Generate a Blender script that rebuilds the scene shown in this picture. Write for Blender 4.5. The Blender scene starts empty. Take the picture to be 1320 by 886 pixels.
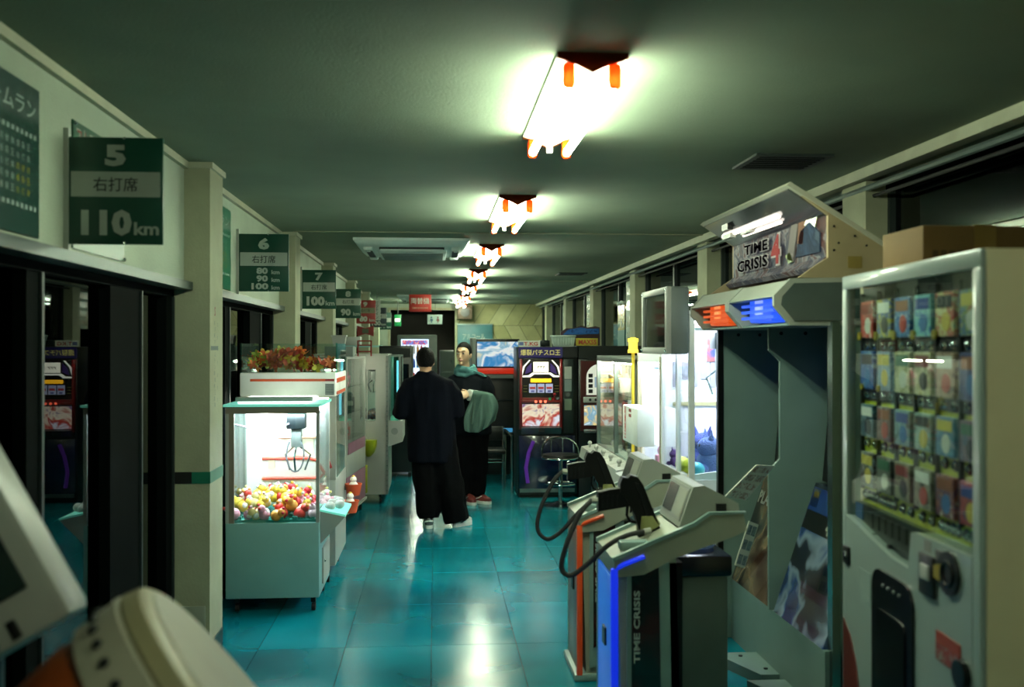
import bpy, bmesh, math, random
from mathutils import Vector, Matrix, Euler

random.seed(11)
rad = math.radians
scene = bpy.context.scene
col = scene.collection

# ------------------------------------------------------------------ camera
CAM_H = 1.6
cam_d = bpy.data.cameras.new('camera')
cam = bpy.data.objects.new('camera', cam_d)
col.objects.link(cam)
cam.location = (0, 0, CAM_H)
cam.rotation_euler = (rad(90.136), 0, rad(-4.475))
cam_d.sensor_width = 36.0
cam_d.lens = 34.5
cam_d.clip_start = 0.05
cam_d.clip_end = 100
cam_d.dof.use_dof = True
cam_d.dof.focus_distance = 7.5
cam_d.dof.aperture_fstop = 2.4
scene.camera = cam

# ------------------------------------------------------------------ world (night outside) and exposure
world = bpy.data.worlds.new('night')
scene.world = world
world.use_nodes = True
bg = world.node_tree.nodes['Background']
bg.inputs['Color'].default_value = (0.25, 0.8, 0.9, 1)
bg.inputs['Strength'].default_value = 0.004
vs = scene.view_settings
vs.view_transform = 'Standard'
vs.look = 'None'
vs.gamma = 1.0
vs.exposure = 0.0
vs.use_curve_mapping = False
TUBE = 125.0         # radiance of the ceiling tubes

# ------------------------------------------------------------------ materials
def lin(c):
    if isinstance(c, str):
        c = c.lstrip('#')
        c = [int(c[i:i+2], 16) / 255 for i in (0, 2, 4)]
    return tuple(x / 12.92 if x <= 0.04045 else ((x + 0.055) / 1.055) ** 2.4 for x in c[:3]) + (1.0,)

ALB = 0.45           # base colours scaled down to cut bounced light and deepen contrast
MATS = {}
def M(name, color, rough=0.5, metal=0.0, var=0.10, scale=6.0, bump=0.0, bscale=60.0, emit=0.0, ecol=None, spec=0.5, coat=0.0, stretch=None, alb=None):
    if name in MATS:
        return MATS[name]
    m = bpy.data.materials.new(name); m.use_nodes = True
    nt = m.node_tree; b = nt.nodes['Principled BSDF']
    k_ = alb if alb is not None else (0.8 if metal > 0.8 else ALB)
    c = tuple(x*k_ for x in lin(color)[:3]) + (1,)
    tc = nt.nodes.new('ShaderNodeTexCoord')
    src = tc.outputs['Object']
    if stretch:
        mp = nt.nodes.new('ShaderNodeMapping'); mp.inputs['Scale'].default_value = stretch
        nt.links.new(src, mp.inputs['Vector']); src = mp.outputs['Vector']
    n = nt.nodes.new('ShaderNodeTexNoise'); n.inputs['Scale'].default_value = scale; n.inputs['Detail'].default_value = 6
    nt.links.new(src, n.inputs['Vector'])
    r = nt.nodes.new('ShaderNodeValToRGB')
    r.color_ramp.elements[0].position = 0.3; r.color_ramp.elements[1].position = 0.7
    r.color_ramp.elements[0].color = tuple(x * (1 - var) for x in c[:3]) + (1,)
    r.color_ramp.elements[1].color = tuple(min(1, x * (1 + var)) for x in c[:3]) + (1,)
    nt.links.new(n.outputs['Fac'], r.inputs['Fac'])
    nt.links.new(r.outputs['Color'], b.inputs['Base Color'])
    b.inputs['Roughness'].default_value = rough
    b.inputs['Metallic'].default_value = metal
    b.inputs['Specular IOR Level'].default_value = spec
    b.inputs['Coat Weight'].default_value = coat
    if bump:
        n2 = nt.nodes.new('ShaderNodeTexNoise'); n2.inputs['Scale'].default_value = bscale; n2.inputs['Detail'].default_value = 4
        nt.links.new(src, n2.inputs['Vector'])
        bp = nt.nodes.new('ShaderNodeBump'); bp.inputs['Strength'].default_value = bump; bp.inputs['Distance'].default_value = 0.02
        nt.links.new(n2.outputs['Fac'], bp.inputs['Height']); nt.links.new(bp.outputs['Normal'], b.inputs['Normal'])
    if emit:
        b.inputs['Emission Color'].default_value = lin(ecol or color)
        b.inputs['Emission Strength'].default_value = emit
    MATS[name] = m
    return m

def glass(name, tint=(0.9, 0.97, 0.96), f0=0.045, rough=0.01):
    """thin pane: clear, with a Schlick reflection that is the same from both sides"""
    if name in MATS: return MATS[name]
    m = bpy.data.materials.new(name); m.use_nodes = True
    nt = m.node_tree; nt.nodes.clear()
    out = nt.nodes.new('ShaderNodeOutputMaterial')
    t = nt.nodes.new('ShaderNodeBsdfTransparent'); g = nt.nodes.new('ShaderNodeBsdfGlossy'); mix = nt.nodes.new('ShaderNodeMixShader')
    n = nt.nodes.new('ShaderNodeTexNoise'); n.inputs['Scale'].default_value = 5
    rr = nt.nodes.new('ShaderNodeValToRGB')
    rr.color_ramp.elements[0].color = tuple(x * 0.96 for x in tint) + (1,); rr.color_ramp.elements[1].color = tuple(tint) + (1,)
    nt.links.new(n.outputs['Fac'], rr.inputs['Fac']); nt.links.new(rr.outputs['Color'], t.inputs['Color'])
    ge = nt.nodes.new('ShaderNodeNewGeometry'); dt = nt.nodes.new('ShaderNodeVectorMath'); dt.operation = 'DOT_PRODUCT'
    nt.links.new(ge.outputs['Normal'], dt.inputs[0]); nt.links.new(ge.outputs['Incoming'], dt.inputs[1])
    def mth(op, a, b_=None):
        k = nt.nodes.new('ShaderNodeMath'); k.operation = op
        for i, v in enumerate((a, b_)):
            if v is None: continue
            if isinstance(v, (int, float)): k.inputs[i].default_value = v
            else: nt.links.new(v, k.inputs[i])
        return k.outputs[0]
    c = mth('ABSOLUTE', dt.outputs['Value']); p5 = mth('POWER', mth('SUBTRACT', 1.0, c), 5.0)
    fac = mth('ADD', mth('MULTIPLY', p5, 1.0 - f0), f0)
    g.inputs['Roughness'].default_value = rough
    nt.links.new(fac, mix.inputs[0]); nt.links.new(t.outputs[0], mix.inputs[1]); nt.links.new(g.outputs[0], mix.inputs[2])
    nt.links.new(mix.outputs[0], out.inputs['Surface'])
    MATS[name] = m
    return m

def art(name, cols, scale=6.0, emit=0.0, rough=0.25, kind='noise', dist=1.5, stretch=(1, 1, 1), seed=0.0, coat=0.0, alb=None):
    """printed picture: several inks in soft patches"""
    if name in MATS: return MATS[name]
    m = bpy.data.materials.new(name); m.use_nodes = True
    nt = m.node_tree; b = nt.nodes['Principled BSDF']
    tc = nt.nodes.new('ShaderNodeTexCoord'); mp = nt.nodes.new('ShaderNodeMapping')
    mp.inputs['Scale'].default_value = stretch; mp.inputs['Location'].default_value = (seed, seed * 1.7, seed * 0.6)
    nt.links.new(tc.outputs['Object'], mp.inputs['Vector'])
    if kind == 'voronoi':
        n = nt.nodes.new('ShaderNodeTexVoronoi'); n.inputs['Scale'].default_value = scale
        nz = nt.nodes.new('ShaderNodeTexNoise'); nz.inputs['Scale'].default_value = scale * 1.5
        nt.links.new(mp.outputs[0], nz.inputs['Vector'])
        mx = nt.nodes.new('ShaderNodeMixRGB'); mx.inputs[0].default_value = 0.12
        nt.links.new(mp.outputs[0], mx.inputs[1]); nt.links.new(nz.outputs['Color'], mx.inputs[2])
        nt.links.new(mx.outputs[0], n.inputs['Vector'])
        sp = nt.nodes.new('ShaderNodeSeparateColor'); nt.links.new(n.outputs['Color'], sp.inputs[0]); src = sp.outputs[0]
    else:
        n = nt.nodes.new('ShaderNodeTexNoise'); n.inputs['Scale'].default_value = scale
        n.inputs['Distortion'].default_value = dist; n.inputs['Detail'].default_value = 3
        nt.links.new(mp.outputs[0], n.inputs['Vector']); src = n.outputs['Fac']
    r = nt.nodes.new('ShaderNodeValToRGB'); r.color_ramp.interpolation = 'CONSTANT' if kind == 'voronoi' else 'EASE'
    lo, hi = (0.0, 1.0) if kind == 'voronoi' else (0.28, 0.72)
    k = len(cols)
    for i, c in enumerate(cols):
        pos = lo + (hi - lo) * i / (k if kind == 'voronoi' else max(1, k - 1))
        e = r.color_ramp.elements[i] if i < 2 else r.color_ramp.elements.new(pos)
        e.position = pos; e.color = lin(c)
    nt.links.new(src, r.inputs['Fac']); dk = nt.nodes.new('ShaderNodeMixRGB'); dk.blend_type = 'MULTIPLY'; dk.inputs[0].default_value = 1; dk.inputs[2].default_value = ((ALB if alb is None else alb),)*3 + (1,)
    nt.links.new(r.outputs['Color'], dk.inputs[1]); nt.links.new(dk.outputs[0], b.inputs['Base Color'])
    b.inputs['Roughness'].default_value = rough; b.inputs['Coat Weight'].default_value = coat
    if emit:
        nt.links.new(r.outputs['Color'], b.inputs['Emission Color']); b.inputs['Emission Strength'].default_value = emit
    MATS[name] = m
    return m

# ------------------------------------------------------------------ mesh builder
def basis(d):
    d = Vector(d).normalized()
    a = Vector((0, 0, 1)) if abs(d.z) < 0.9 else Vector((1, 0, 0))
    u = d.cross(a).normalized(); v = u.cross(d).normalized()
    return u, v

class MB:
    def __init__(s): s.v = []; s.f = []; s.mi = []; s.cur = 0
    def add(s, vs, fs):
        o = len(s.v); s.v += [tuple(p) for p in vs]
        for f in fs: s.f.append([o + i for i in f]); s.mi.append(s.cur)
        return s
    def box(s, x0, x1, y0, y1, z0, z1, b=0.0, seg=2):
        if b:
            bm = bmesh.new(); bmesh.ops.create_cube(bm, size=1)
            for v in bm.verts: v.co = Vector(((x0+x1)/2 + v.co.x*(x1-x0), (y0+y1)/2 + v.co.y*(y1-y0), (z0+z1)/2 + v.co.z*(z1-z0)))
            b = min(b, 0.49*abs(x1-x0), 0.49*abs(y1-y0), 0.49*abs(z1-z0))
            bmesh.ops.bevel(bm, geom=bm.edges[:], offset=b, segments=seg, affect='EDGES', profile=0.5)
            bm.verts.index_update()
            s.add([v.co for v in bm.verts], [[v.index for v in f.verts] for f in bm.faces]); bm.free()
            return s
        return s.add([(x0,y0,z0),(x1,y0,z0),(x1,y1,z0),(x0,y1,z0),(x0,y0,z1),(x1,y0,z1),(x1,y1,z1),(x0,y1,z1)],
                     [(0,3,2,1),(4,5,6,7),(0,1,5,4),(1,2,6,5),(2,3,7,6),(3,0,4,7)])
    def prism(s, poly, axis, a0, a1):
        def p(u, w, a): return (a, u, w) if axis == 'x' else (u, a, w) if axis == 'y' else (u, w, a)
        n = len(poly)
        return s.add([p(u, w, a0) for u, w in poly] + [p(u, w, a1) for u, w in poly],
                     [list(range(n)), list(range(2*n-1, n-1, -1))] + [(i, (i+1) % n, n+(i+1) % n, n+i) for i in range(n)])
    def hexa(s, p8): # 4 bottom + 4 top
        return s.add(p8, [(0,3,2,1),(4,5,6,7),(0,1,5,4),(1,2,6,5),(2,3,7,6),(3,0,4,7)])
    def loft(s, rings, cap=True, closed=True):
        n = len(rings[0]); vs = [p for r in rings for p in r]; fs = []
        for i in range(len(rings)-1):
            for j in range(n if closed else n-1):
                k = (j+1) % n
                fs.append((i*n+j, i*n+k, (i+1)*n+k, (i+1)*n+j))
        if cap: fs += [list(range(n-1, -1, -1)), list(range((len(rings)-1)*n, len(rings)*n))]
        return s.add(vs, fs)
    def tube(s, pts, r, seg=8, cap=True, loop=False):
        pts = [Vector(p) for p in pts]; n = len(pts)
        rs = r if isinstance(r, (list, tuple)) else [r]*n
        rings = []; u = None
        for i, p in enumerate(pts):
            if loop: d = pts[(i+1) % n] - pts[i-1]
            else: d = pts[min(i+1, n-1)] - pts[max(i-1, 0)]
            d.normalize()
            if u is None: u, v = basis(d)
            else:
                u = u - d*u.dot(d)
                if u.length < 1e-6: u, v = basis(d)
                u.normalize(); v = u.cross(d).normalized()
            rings.append([p + (u*math.cos(2*math.pi*k/seg) + v*math.sin(2*math.pi*k/seg))*rs[i] for k in range(seg)])
        if loop: rings.append(rings[0])
        return s.loft(rings, cap=cap and not loop)
    def cyl(s, p0, p1, r0, r1=None, seg=16):
        return s.tube([p0, p1], [r0, r0 if r1 is None else r1], seg)
    def ball(s, c, r, seg=16, rings=10):
        r = (r, r, r) if not isinstance(r, (tuple, list)) else r
        vs = [(c[0], c[1], c[2]-r[2])]; fs = []
        for i in range(1, rings):
            t = math.pi*i/rings
            for j in range(seg):
                a = 2*math.pi*j/seg
                vs.append((c[0]+r[0]*math.sin(t)*math.cos(a), c[1]+r[1]*math.sin(t)*math.sin(a), c[2]-r[2]*math.cos(t)))
        vs.append((c[0], c[1], c[2]+r[2])); L = len(vs)-1
        for j in range(seg):
            k = (j+1) % seg
            fs.append((0, 1+k, 1+j)); fs.append((L, L-seg+j, L-seg+k))
            for i in range(rings-2): fs.append((1+i*seg+j, 1+i*seg+k, 1+(i+1)*seg+k, 1+(i+1)*seg+j))
        return s.add(vs, fs)
    def lathe(s, prof, c=(0, 0, 0), seg=24, axis=(0, 0, 1)):
        u, v = basis(axis); d = Vector(axis).normalized(); c = Vector(c)
        rings = [[c + d*z + (u*math.cos(2*math.pi*k/seg)+v*math.sin(2*math.pi*k/seg))*max(r, 1e-4) for k in range(seg)] for r, z in prof]
        return s.loft(rings)
    def ring(s, c, R, r, axis=(0, 0, 1), seg=24, sec=8):
        u, v = basis(axis); c = Vector(c)
        return s.tube([c + (u*math.cos(2*math.pi*k/seg)+v*math.sin(2*math.pi*k/seg))*R for k in range(seg)], r, sec, loop=True)
    def xf(s, mat, start=0):
        for i in range(start, len(s.v)): s.v[i] = tuple(mat @ Vector(s.v[i]))
        return s
    def build(s, name, mat, parent=None, label=None, sharp=35, kind=None):
        me = bpy.data.meshes.new(name)
        off = ORIG.get(parent.name, Vector((0, 0, 0))) if parent else Vector((0, 0, 0))
        me.from_pydata([Vector(p) - off for p in s.v], [], s.f)
        mats = mat if isinstance(mat, (list, tuple)) else [mat]
        for m in mats: me.materials.append(m)
        if len(mats) > 1: me.polygons.foreach_set('material_index', s.mi)
        bm = bmesh.new(); bm.from_mesh(me); bmesh.ops.recalc_face_normals(bm, faces=bm.faces[:]); bm.to_mesh(me); bm.free()
        me.polygons.foreach_set('use_smooth', [True]*len(me.polygons))
        me.set_sharp_from_angle(angle=rad(sharp))
        return link(name, me, parent, label, kind)

ORIG = {}     # world origin of every object that is a thing or belongs to one (unrotated things only)
def link(name, me, parent=None, label=None, kind=None):
    o = bpy.data.objects.new(name, me); col.objects.link(o)
    if parent:
        o.parent = parent; ORIG[o.name] = ORIG.get(parent.name, Vector((0, 0, 0)))
    if label: o['label'] = label
    if kind: o['kind'] = kind
    return o

def tag(o, label, cat, group=None):
    o['label'] = label; o['category'] = cat
    if group: o['group'] = group
    return o

def thing(name, label, cat, loc=(0, 0, 0), rotz=0.0, group=None, local=False):
    o = bpy.data.objects.new(name, None); col.objects.link(o)
    o.empty_display_size = 0.1
    o.location = loc; o.rotation_euler = (0, 0, rotz)
    ORIG[o.name] = Vector((0, 0, 0)) if (local or rotz) else Vector(loc)
    return tag(o, label, cat, group)

def struct(o): o['kind'] = 'structure'; return o
def B(*a, **k): return MB().box(*a, **k)
def copy_tree(o, parent=None):
    c = o.copy(); col.objects.link(c); c.parent = parent
    for ch in o.children: copy_tree(ch, c)
    return c

# ------------------------------------------------------------------ lettering
TXT = {}
def pre(strings, fat=None):
    for s0 in strings:
        s = s0 if fat is None else (s0, fat)
        if s in TXT: continue
        cu = bpy.data.curves.new('lettering', 'FONT'); cu.body = s0; cu.size = 1; cu.resolution_u = 2; cu.offset = fat if fat is not None else (0.030 if s0.isascii() else 0.006)
        cu.align_x = 'CENTER'
        o = bpy.data.objects.new('lettering', cu); col.objects.link(o)
        dg = bpy.context.evaluated_depsgraph_get(); dg.update()
        me = bpy.data.meshes.new_from_object(o.evaluated_get(dg))
        vs = [v.co.copy() for v in me.vertices]; fs = [list(p.vertices) for p in me.polygons]
        bpy.data.objects.remove(o); bpy.data.curves.remove(cu); bpy.data.meshes.remove(me)
        if not vs: TXT[s] = ([(0, 0)], [], 1, 1); continue
        x0, x1 = min(v.x for v in vs), max(v.x for v in vs); y0, y1 = min(v.y for v in vs), max(v.y for v in vs)
        TXT[s] = ([(v.x-(x0+x1)/2, v.y-(y0+y1)/2) for v in vs], fs, x1-x0, y1-y0)

def text(s, c, right, up, mat, parent, h=None, w=None, name='lettering', shear=0.0, fat=None):
    pre([s]); vs, fs, W, Hh = TXT[s]
    if fat is not None: pre([s], fat); vs, fs = TXT[(s, fat)][:2]
    if h is None: h = Hh * w / W
    if w is None: w = W * h / Hh
    c, r, u = Vector(c), Vector(right).normalized(), Vector(up).normalized()
    mb = MB(); mb.add([c + r*(x*w/W + shear*y*h/Hh) + u*(y*h/Hh) for x, y in vs], fs)
    me = bpy.data.meshes.new(name)
    off = ORIG.get(parent.name, Vector((0, 0, 0)))
    me.from_pydata([Vector(p)-off for p in mb.v], [], mb.f); me.materials.append(mat)
    return link(name, me, parent)

FY = ((1, 0, 0), (0, 0, 1))      # faces the camera end of the hall (-Y)
FXM = ((0, -1, 0), (0, 0, 1))    # faces the aisle from the right (-X)
FXP = ((0, 1, 0), (0, 0, 1))     # faces the aisle from the left (+X)
pre(['5', '6', '7', '8', '9', '10', '11', '右打席', '左打席', '110', '100', '90', '80', 'km', 'ホームラン', 'ストラックアウト', '両替機', 'CHANGE MACHINE',
     '爆裂パチスロ王', 'TIME', 'CRISIS', '4', 'TIME CRISIS', 'PLAY', 'アルコール', 'T.KG', 'MAX55', 'EXCHANGE', 'S', '777', 'START'])

# ------------------------------------------------------------------ palette
cream = M('cream_paint', '#c6d4bc', 0.75, alb=0.52, var=0.10, scale=3, bump=0.15, bscale=90)
white_metal = M('white_metal', '#d9ddd4', 0.35, var=0.04)
white_plastic = M('white_plastic', '#e2e4dc', 0.4, var=0.03)
grey_metal = M('grey_metal', '#a9b2ad', 0.4, 0.3, var=0.05)
black_plastic = M('black_plastic', '#0b0d0e', 0.4, var=0.1)
dark_metal = M('dark_metal', '#1c2322', 0.35, 0.6, var=0.1)
alu = M('aluminium', '#9fb0ac', 0.3, 0.9, var=0.06)
chrome = M('chrome', '#c9d2d2', 0.12, 1.0, var=0.03)
rubber = M('rubber', '#101213', 0.7)
clear = glass('clear_glass')
# ================================================================== SETTING
YN, YF = -1.6, 22.0           # near and far end of the hall
ZC = 2.54                     # ceiling
PIL = [2.1, 5.13, 8.2, 11.2, 14.2, 17.2, 20.2]

# floor: glossy teal vinyl tiles
fm = bpy.data.materials.new('teal_floor_tile'); fm.use_nodes = True
nt = fm.node_tree; b = nt.nodes['Principled BSDF']
tc = nt.nodes.new('ShaderNodeNewGeometry')
n1 = nt.nodes.new('ShaderNodeTexNoise'); n1.inputs['Scale'].default_value = 0.9; n1.inputs['Detail'].default_value = 2.5; n1.inputs['Roughness'].default_value = 0.5
nt.links.new(tc.outputs['Position'], n1.inputs['Vector'])
oi = nt.nodes.new('ShaderNodeObjectInfo')
r1 = nt.nodes.new('ShaderNodeValToRGB')
e = r1.color_ramp.elements; e[0].position = 0.27; e[0].color = lin('#02303e'); e[1].position = 0.46; e[1].color = lin('#046e7c')
x = e.new(0.70); x.color = lin('#058292')
nt.links.new(n1.outputs['Fac'], r1.inputs['Fac'])
hsv = nt.nodes.new('ShaderNodeHueSaturation'); mr = nt.nodes.new('ShaderNodeMapRange')
mr.inputs['To Min'].default_value = 0.8; mr.inputs['To Max'].default_value = 1.12
nt.links.new(oi.outputs['Random'], mr.inputs['Value']); nt.links.new(mr.outputs[0], hsv.inputs['Value'])
nt.links.new(r1.outputs['Color'], hsv.inputs['Color']); nt.links.new(hsv.outputs[0], b.inputs['Base Color'])
n2 = nt.nodes.new('ShaderNodeTexNoise'); n2.inputs['Scale'].default_value = 3; n2.inputs['Detail'].default_value = 3
nt.links.new(tc.outputs['Position'], n2.inputs['Vector'])
mr2 = nt.nodes.new('ShaderNodeMapRange'); mr2.inputs['From Min'].default_value = 0.3; mr2.inputs['From Max'].default_value = 0.7
mr2.inputs['To Min'].default_value = 0.14; mr2.inputs['To Max'].default_value = 0.24
nt.links.new(n2.outputs['Fac'], mr2.inputs['Value']); nt.links.new(mr2.outputs[0], b.inputs['Roughness'])
n3 = nt.nodes.new('ShaderNodeTexNoise'); n3.inputs['Scale'].default_value = 4.0; n3.inputs['Detail'].default_value = 1
nt.links.new(tc.outputs['Position'], n3.inputs['Vector'])
bp = nt.nodes.new('ShaderNodeBump'); bp.inputs['Strength'].default_value = 0.004; bp.inputs['Distance'].default_value = 0.01
nt.links.new(n3.outputs['Fac'], bp.inputs['Height']); nt.links.new(bp.outputs['Normal'], b.inputs['Normal'])
b.inputs['Specular IOR Level'].default_value = 0.6

grout = M('floor_grout', '#06181a', 0.8)
floor = struct(B(-1.42, 2.5, YN, YF + 1.4, -0.08, -0.006).build('floor', grout))
tw, tl, g = 0.455, 0.84, 0.0018
tile_me = {}
for i in range(9):
    xa = -1.385 + i*tw; xb = min(xa + tw, 2.44)
    for j in range(27):
        ya = 0.22 + j*tl; yb = min(ya + tl, YF)
        if yb - ya < 0.05: continue
        key = (round(xb-xa, 3), round(yb-ya, 3))
        if key not in tile_me:
            o = B(-(xb-xa)/2+g, (xb-xa)/2-g, -(yb-ya)/2+g, (yb-ya)/2-g, -0.006, 0).build('floor_tile', fm, floor)
            tile_me[key] = o.data
        else: o = link('floor_tile', tile_me[key], floor)
        o.location = ((xa+xb)/2, (ya+yb)/2, 0)

# ceiling: stucco board
stucco = M('stucco_ceiling', '#98ab8e', 0.9, alb=0.42, var=0.10, scale=2.0, bump=0.12, bscale=110)
ceiling = struct(B(-1.42, 2.5, YN, YF + 1.4, ZC, ZC + 0.1).build('ceiling', stucco))
joint = M('ceiling_joint', '#a9ab8c', 0.8)
for y, x0, x1 in ((8.13, -1.15, 2.28), (14.1, -1.15, 2.28), (20.1, -1.15, 2.28)):
    B(x0, x1, y-0.012, y+0.012, ZC-0.008, ZC).build('joint_cover', joint, ceiling)

# left wall
wall_left = struct(B(-1.42, -1.28, YN, YF, 1.92, ZC).build('wall_left', cream))
low = struct(B(-1.42, -1.28, YN, 0.4, 0, 1.92).build('wall_left_lower', cream))
cove = M('cove_moulding', '#d8dabb', 0.6)
struct(B(-1.28, -1.255, YN, YF, ZC-0.035, ZC).build('trim_1', cove))
ledge_m = M('ledge_metal', '#5d6f6b', 0.4, 0.6)
struct(B(-1.42, -1.235, YN, YF, 1.885, 1.925).build('trim_2', ledge_m))
pil_m = M('pillar_paint', '#c6c9a6', 0.8, var=0.14, scale=4, bump=0.12, bscale=70)
green_tape = M('green_tape', '#0d8a6a', 0.5)
black_tape = M('black_tape', '#0a0f0f', 0.5)
for i, y in enumerate(PIL):
    p = struct(B(-1.42, -1.15, y, y+0.3, 0, ZC).build('pillar', pil_m))
    B(-1.40, -1.135, y-0.012, y+0.31, ZC-0.03, ZC).build('cap_moulding', cove, p)
    B(-1.24, -1.147, y-0.003, y+0.303, 0.895, 0.955).build('tape', green_tape, p, label='green tape band')
    B(-1.40, -1.24, y-0.003, y+0.001, 0.895, 0.955).build('tape', black_tape, p, label='black tape band')
    B(-1.149, -1.143, y+0.02, y+0.28, 0, 0.08).build('skirting', ledge_m, p)
    if i == 1:
        B(-1.29, -1.17, y-0.012, y, 0.10, 0.27, b=0.004).build('wall_plate', M('plate', '#aeb8a4', 0.5), p)
        for k in range(14):      # faded vertical notice painted on the aisle face
            z = 1.72 - k*0.033
            text('右打席ホームラン両替機王爆裂ス'[k], (-1.1485, y+0.10+0.012*(k % 2), z), *FXP, M('faded_ink', '#7d8a86', 0.8), p, h=0.024)
            if k % 2 == 0: text('ストラックアウト左席打右替'[k % 12], (-1.1485, y+0.17, z-0.01), *FXP, MATS['faded_ink'], p, h=0.018)
        text('S', (-1.1485, y+0.11, 1.78), *FXP, M('faded_red', '#a8645c', 0.8), p, h=0.05)

# left sliding glass doors between the pillars
night_glass = glass('night_glass', (0.22, 0.36, 0.36), 0.045)
frame_m = M('door_frame_dark', '#0b1110', 0.8, 0.0, spec=0.03)
frame_l = M('door_frame_edge', '#33413e', 0.5, 0.3)
n = 0
bays = [(0.4, 2.1)] + [(PIL[i]+0.3, PIL[i+1]) for i in range(len(PIL)-1)] + [(20.5, 22.0)]
for (ya, yb) in bays:
    n += 1
    w = thing('window_%d' % n, 'x', 'x', (-1.40, (ya+yb)/2, 0)); del w['label']; del w['category']; struct(w)
    L = yb - ya
    B(-1.42, -1.33, ya, yb, 0, 0.05).build('sill', frame_m, w)
    B(-1.42, -1.33, ya, yb, 1.85, 1.885).build('head', frame_m, w)
    for k, (fa, fb) in enumerate(((0.0, 0.03), (0.34, 0.385), (0.645, 0.80), (0.955, 1.0))):
        B(-1.42, -1.335, ya+fa*L, ya+fb*L, 0.05, 1.85).build('stile', frame_m, w)
        B(-1.335, -1.325, ya+fb*L-0.02, ya+fb*L, 0.05, 1.85).build('stile_edge', frame_l, w)
    for fa, fb in ((0.03, 0.34), (0.385, 0.645), (0.80, 0.955)):
        B(-1.385, -1.38, ya+fa*L, ya+fb*L, 0.05, 1.85).build('pane', night_glass, w)

# dark yard beyond the left doors
yard = M('yard_wall', '#0c1514', 0.9)
struct(B(-3.6, -3.5, YN, YF, -0.1, 3.0).build('wall_outside_left', yard))
struct(B(-3.5, -1.42, YN, YF, -0.12, -0.02).build('floor_outside', M('yard_ground', '#0c1413', 0.9)))

# right wall: low wall, pillars, dark windows
wall_right = struct(B(2.42, 2.5, YN, YF, 0, 1.52).build('wall_right', cream))
struct(B(2.40, 2.5, YN, YF, 2.47, ZC).build('wall_right_upper', cream))
for y in PIL:
    p = struct(B(2.29, 2.5, y-0.06, y+0.24, 0, ZC-0.06).build('pillar', pil_m))
struct(B(2.25, 2.32, YN, YF, ZC-0.055, ZC).build('trim_3', cove))
for i, y in enumerate([-1.6] + PIL):
    ya = y + 0.24 if i else y; yb = (PIL + [22.0])[i] - 0.06
    n += 1
    w = thing('window_%d' % n, 'x', 'x', (2.45, (ya+yb)/2, 1.52)); del w['label']; del w['category']; struct(w)
    B(2.40, 2.48, ya, yb, 1.52, 1.57).build('sill', frame_m, w)
    B(2.40, 2.48, ya, yb, 2.43, 2.47).build('head', frame_m, w)
    for k in range(3):
        yy = ya + (yb-ya)*k/2
        B(2.41, 2.47, max(ya, yy-0.03), min(yb, yy+0.03), 1.57, 2.43).build('stile', frame_l, w)
    for k in range(2):
        B(2.44, 2.445, ya+(yb-ya)*k/2+0.03, ya+(yb-ya)*(k+1)/2-0.03, 1.57, 2.43).build('pane', night_glass, w)
struct(B(4.0, 4.1, YN, YF, -0.1, 3.0).build('wall_outside_right', yard))

# pipe run under the right ceiling edge
pipe_m = M('conduit', '#7d8f88', 0.4, 0.3)
for k, (xx, zz, rr, lab) in enumerate(((2.30, 2.445, 0.018, 'pale conduit pipe running along the right ceiling edge, upper of two'),
                                       (2.335, 2.405, 0.010, 'thin dark cable run hung under the right ceiling edge'))):
    mb = MB().tube([(xx, 0.5, zz), (xx, 4, zz-0.004), (xx, 9, zz), (xx, 14, zz-0.006), (xx, 21.5, zz)], rr, 8)
    o = mb.build('conduit_pipe' if k == 0 else 'cable_run', pipe_m if k == 0 else rubber)
    tag(o, lab, 'pipe' if k == 0 else 'cable')

# far end wall with slanted board panelling, dark doorway
back = M('back_wall_base', '#7e835c', 0.8)
wall_back = struct(B(0.46, 2.42, YF, YF+0.12, 0, ZC).build('wall_back', back))
struct(B(-1.42, -1.02, YF, YF+0.12, 0, ZC).build('wall_back_left', cream))
struct(B(-1.02, 0.46, YF, YF+0.12, 2.42, ZC).build('wall_back_header', cream))
struct(B(-1.3, 0.7, YF+1.2, YF+1.3, 0, ZC).build('wall_passage', M('passage_brown', '#2b1f18', 0.8)))
struct(B(-1.05, -1.0, YF-0.02, YF+0.13, 0, 2.45).build('trim_4', M('door_trim', '#cfd0a8', 0.6)))
struct(B(0.44, 0.49, YF-0.02, YF+0.13, 0, 2.45).build('trim_5', MATS['door_trim']))
struct(B(-1.0, 0.44, YF-0.02, YF+0.13, 2.40, 2.45).build('trim_6', MATS['door_trim']))
pan_m = [M('slant_board_%d' % k, c, 0.6, var=0.12, scale=5) for k, c in enumerate(('#c9c68d', '#bcb97f', '#d3d09a'))]
def clip(poly, x0, x1):
    for s, lim in ((1, x0), (-1, -x1)):
        out = []
        for i in range(len(poly)):
            a, bb = poly[i-1], poly[i]
            ia, ib = s*a[0] >= lim, s*bb[0] >= lim
            if ia != ib:
                t = (s*lim - a[0])/(bb[0]-a[0]); out.append((s*lim, a[1]+t*(bb[1]-a[1])))
            if ib: out.append(bb)
        poly = out
        if not poly: return poly
    return poly
for row, (za, zb, sl) in enumerate(((2.06, 2.53, 0.30), (1.5, 2.05, -0.30), (0.9, 1.49, 0.30))):
    for k in range(-2, 8):
        xa = 0.5 + k*0.34
        poly = clip([(xa, za), (xa+0.325, za), (xa+0.325+sl, zb), (xa+sl, zb)], 0.50, 2.40)
        if len(poly) > 2: MB().prism(poly, 'y', YF-0.018, YF).build('slanted_board', pan_m[(k+row) % 3], wall_back)
# wall behind the photographer
struct(B(-1.42, 2.5, YN-0.1, YN, 0, ZC).build('wall_near', cream))
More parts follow.
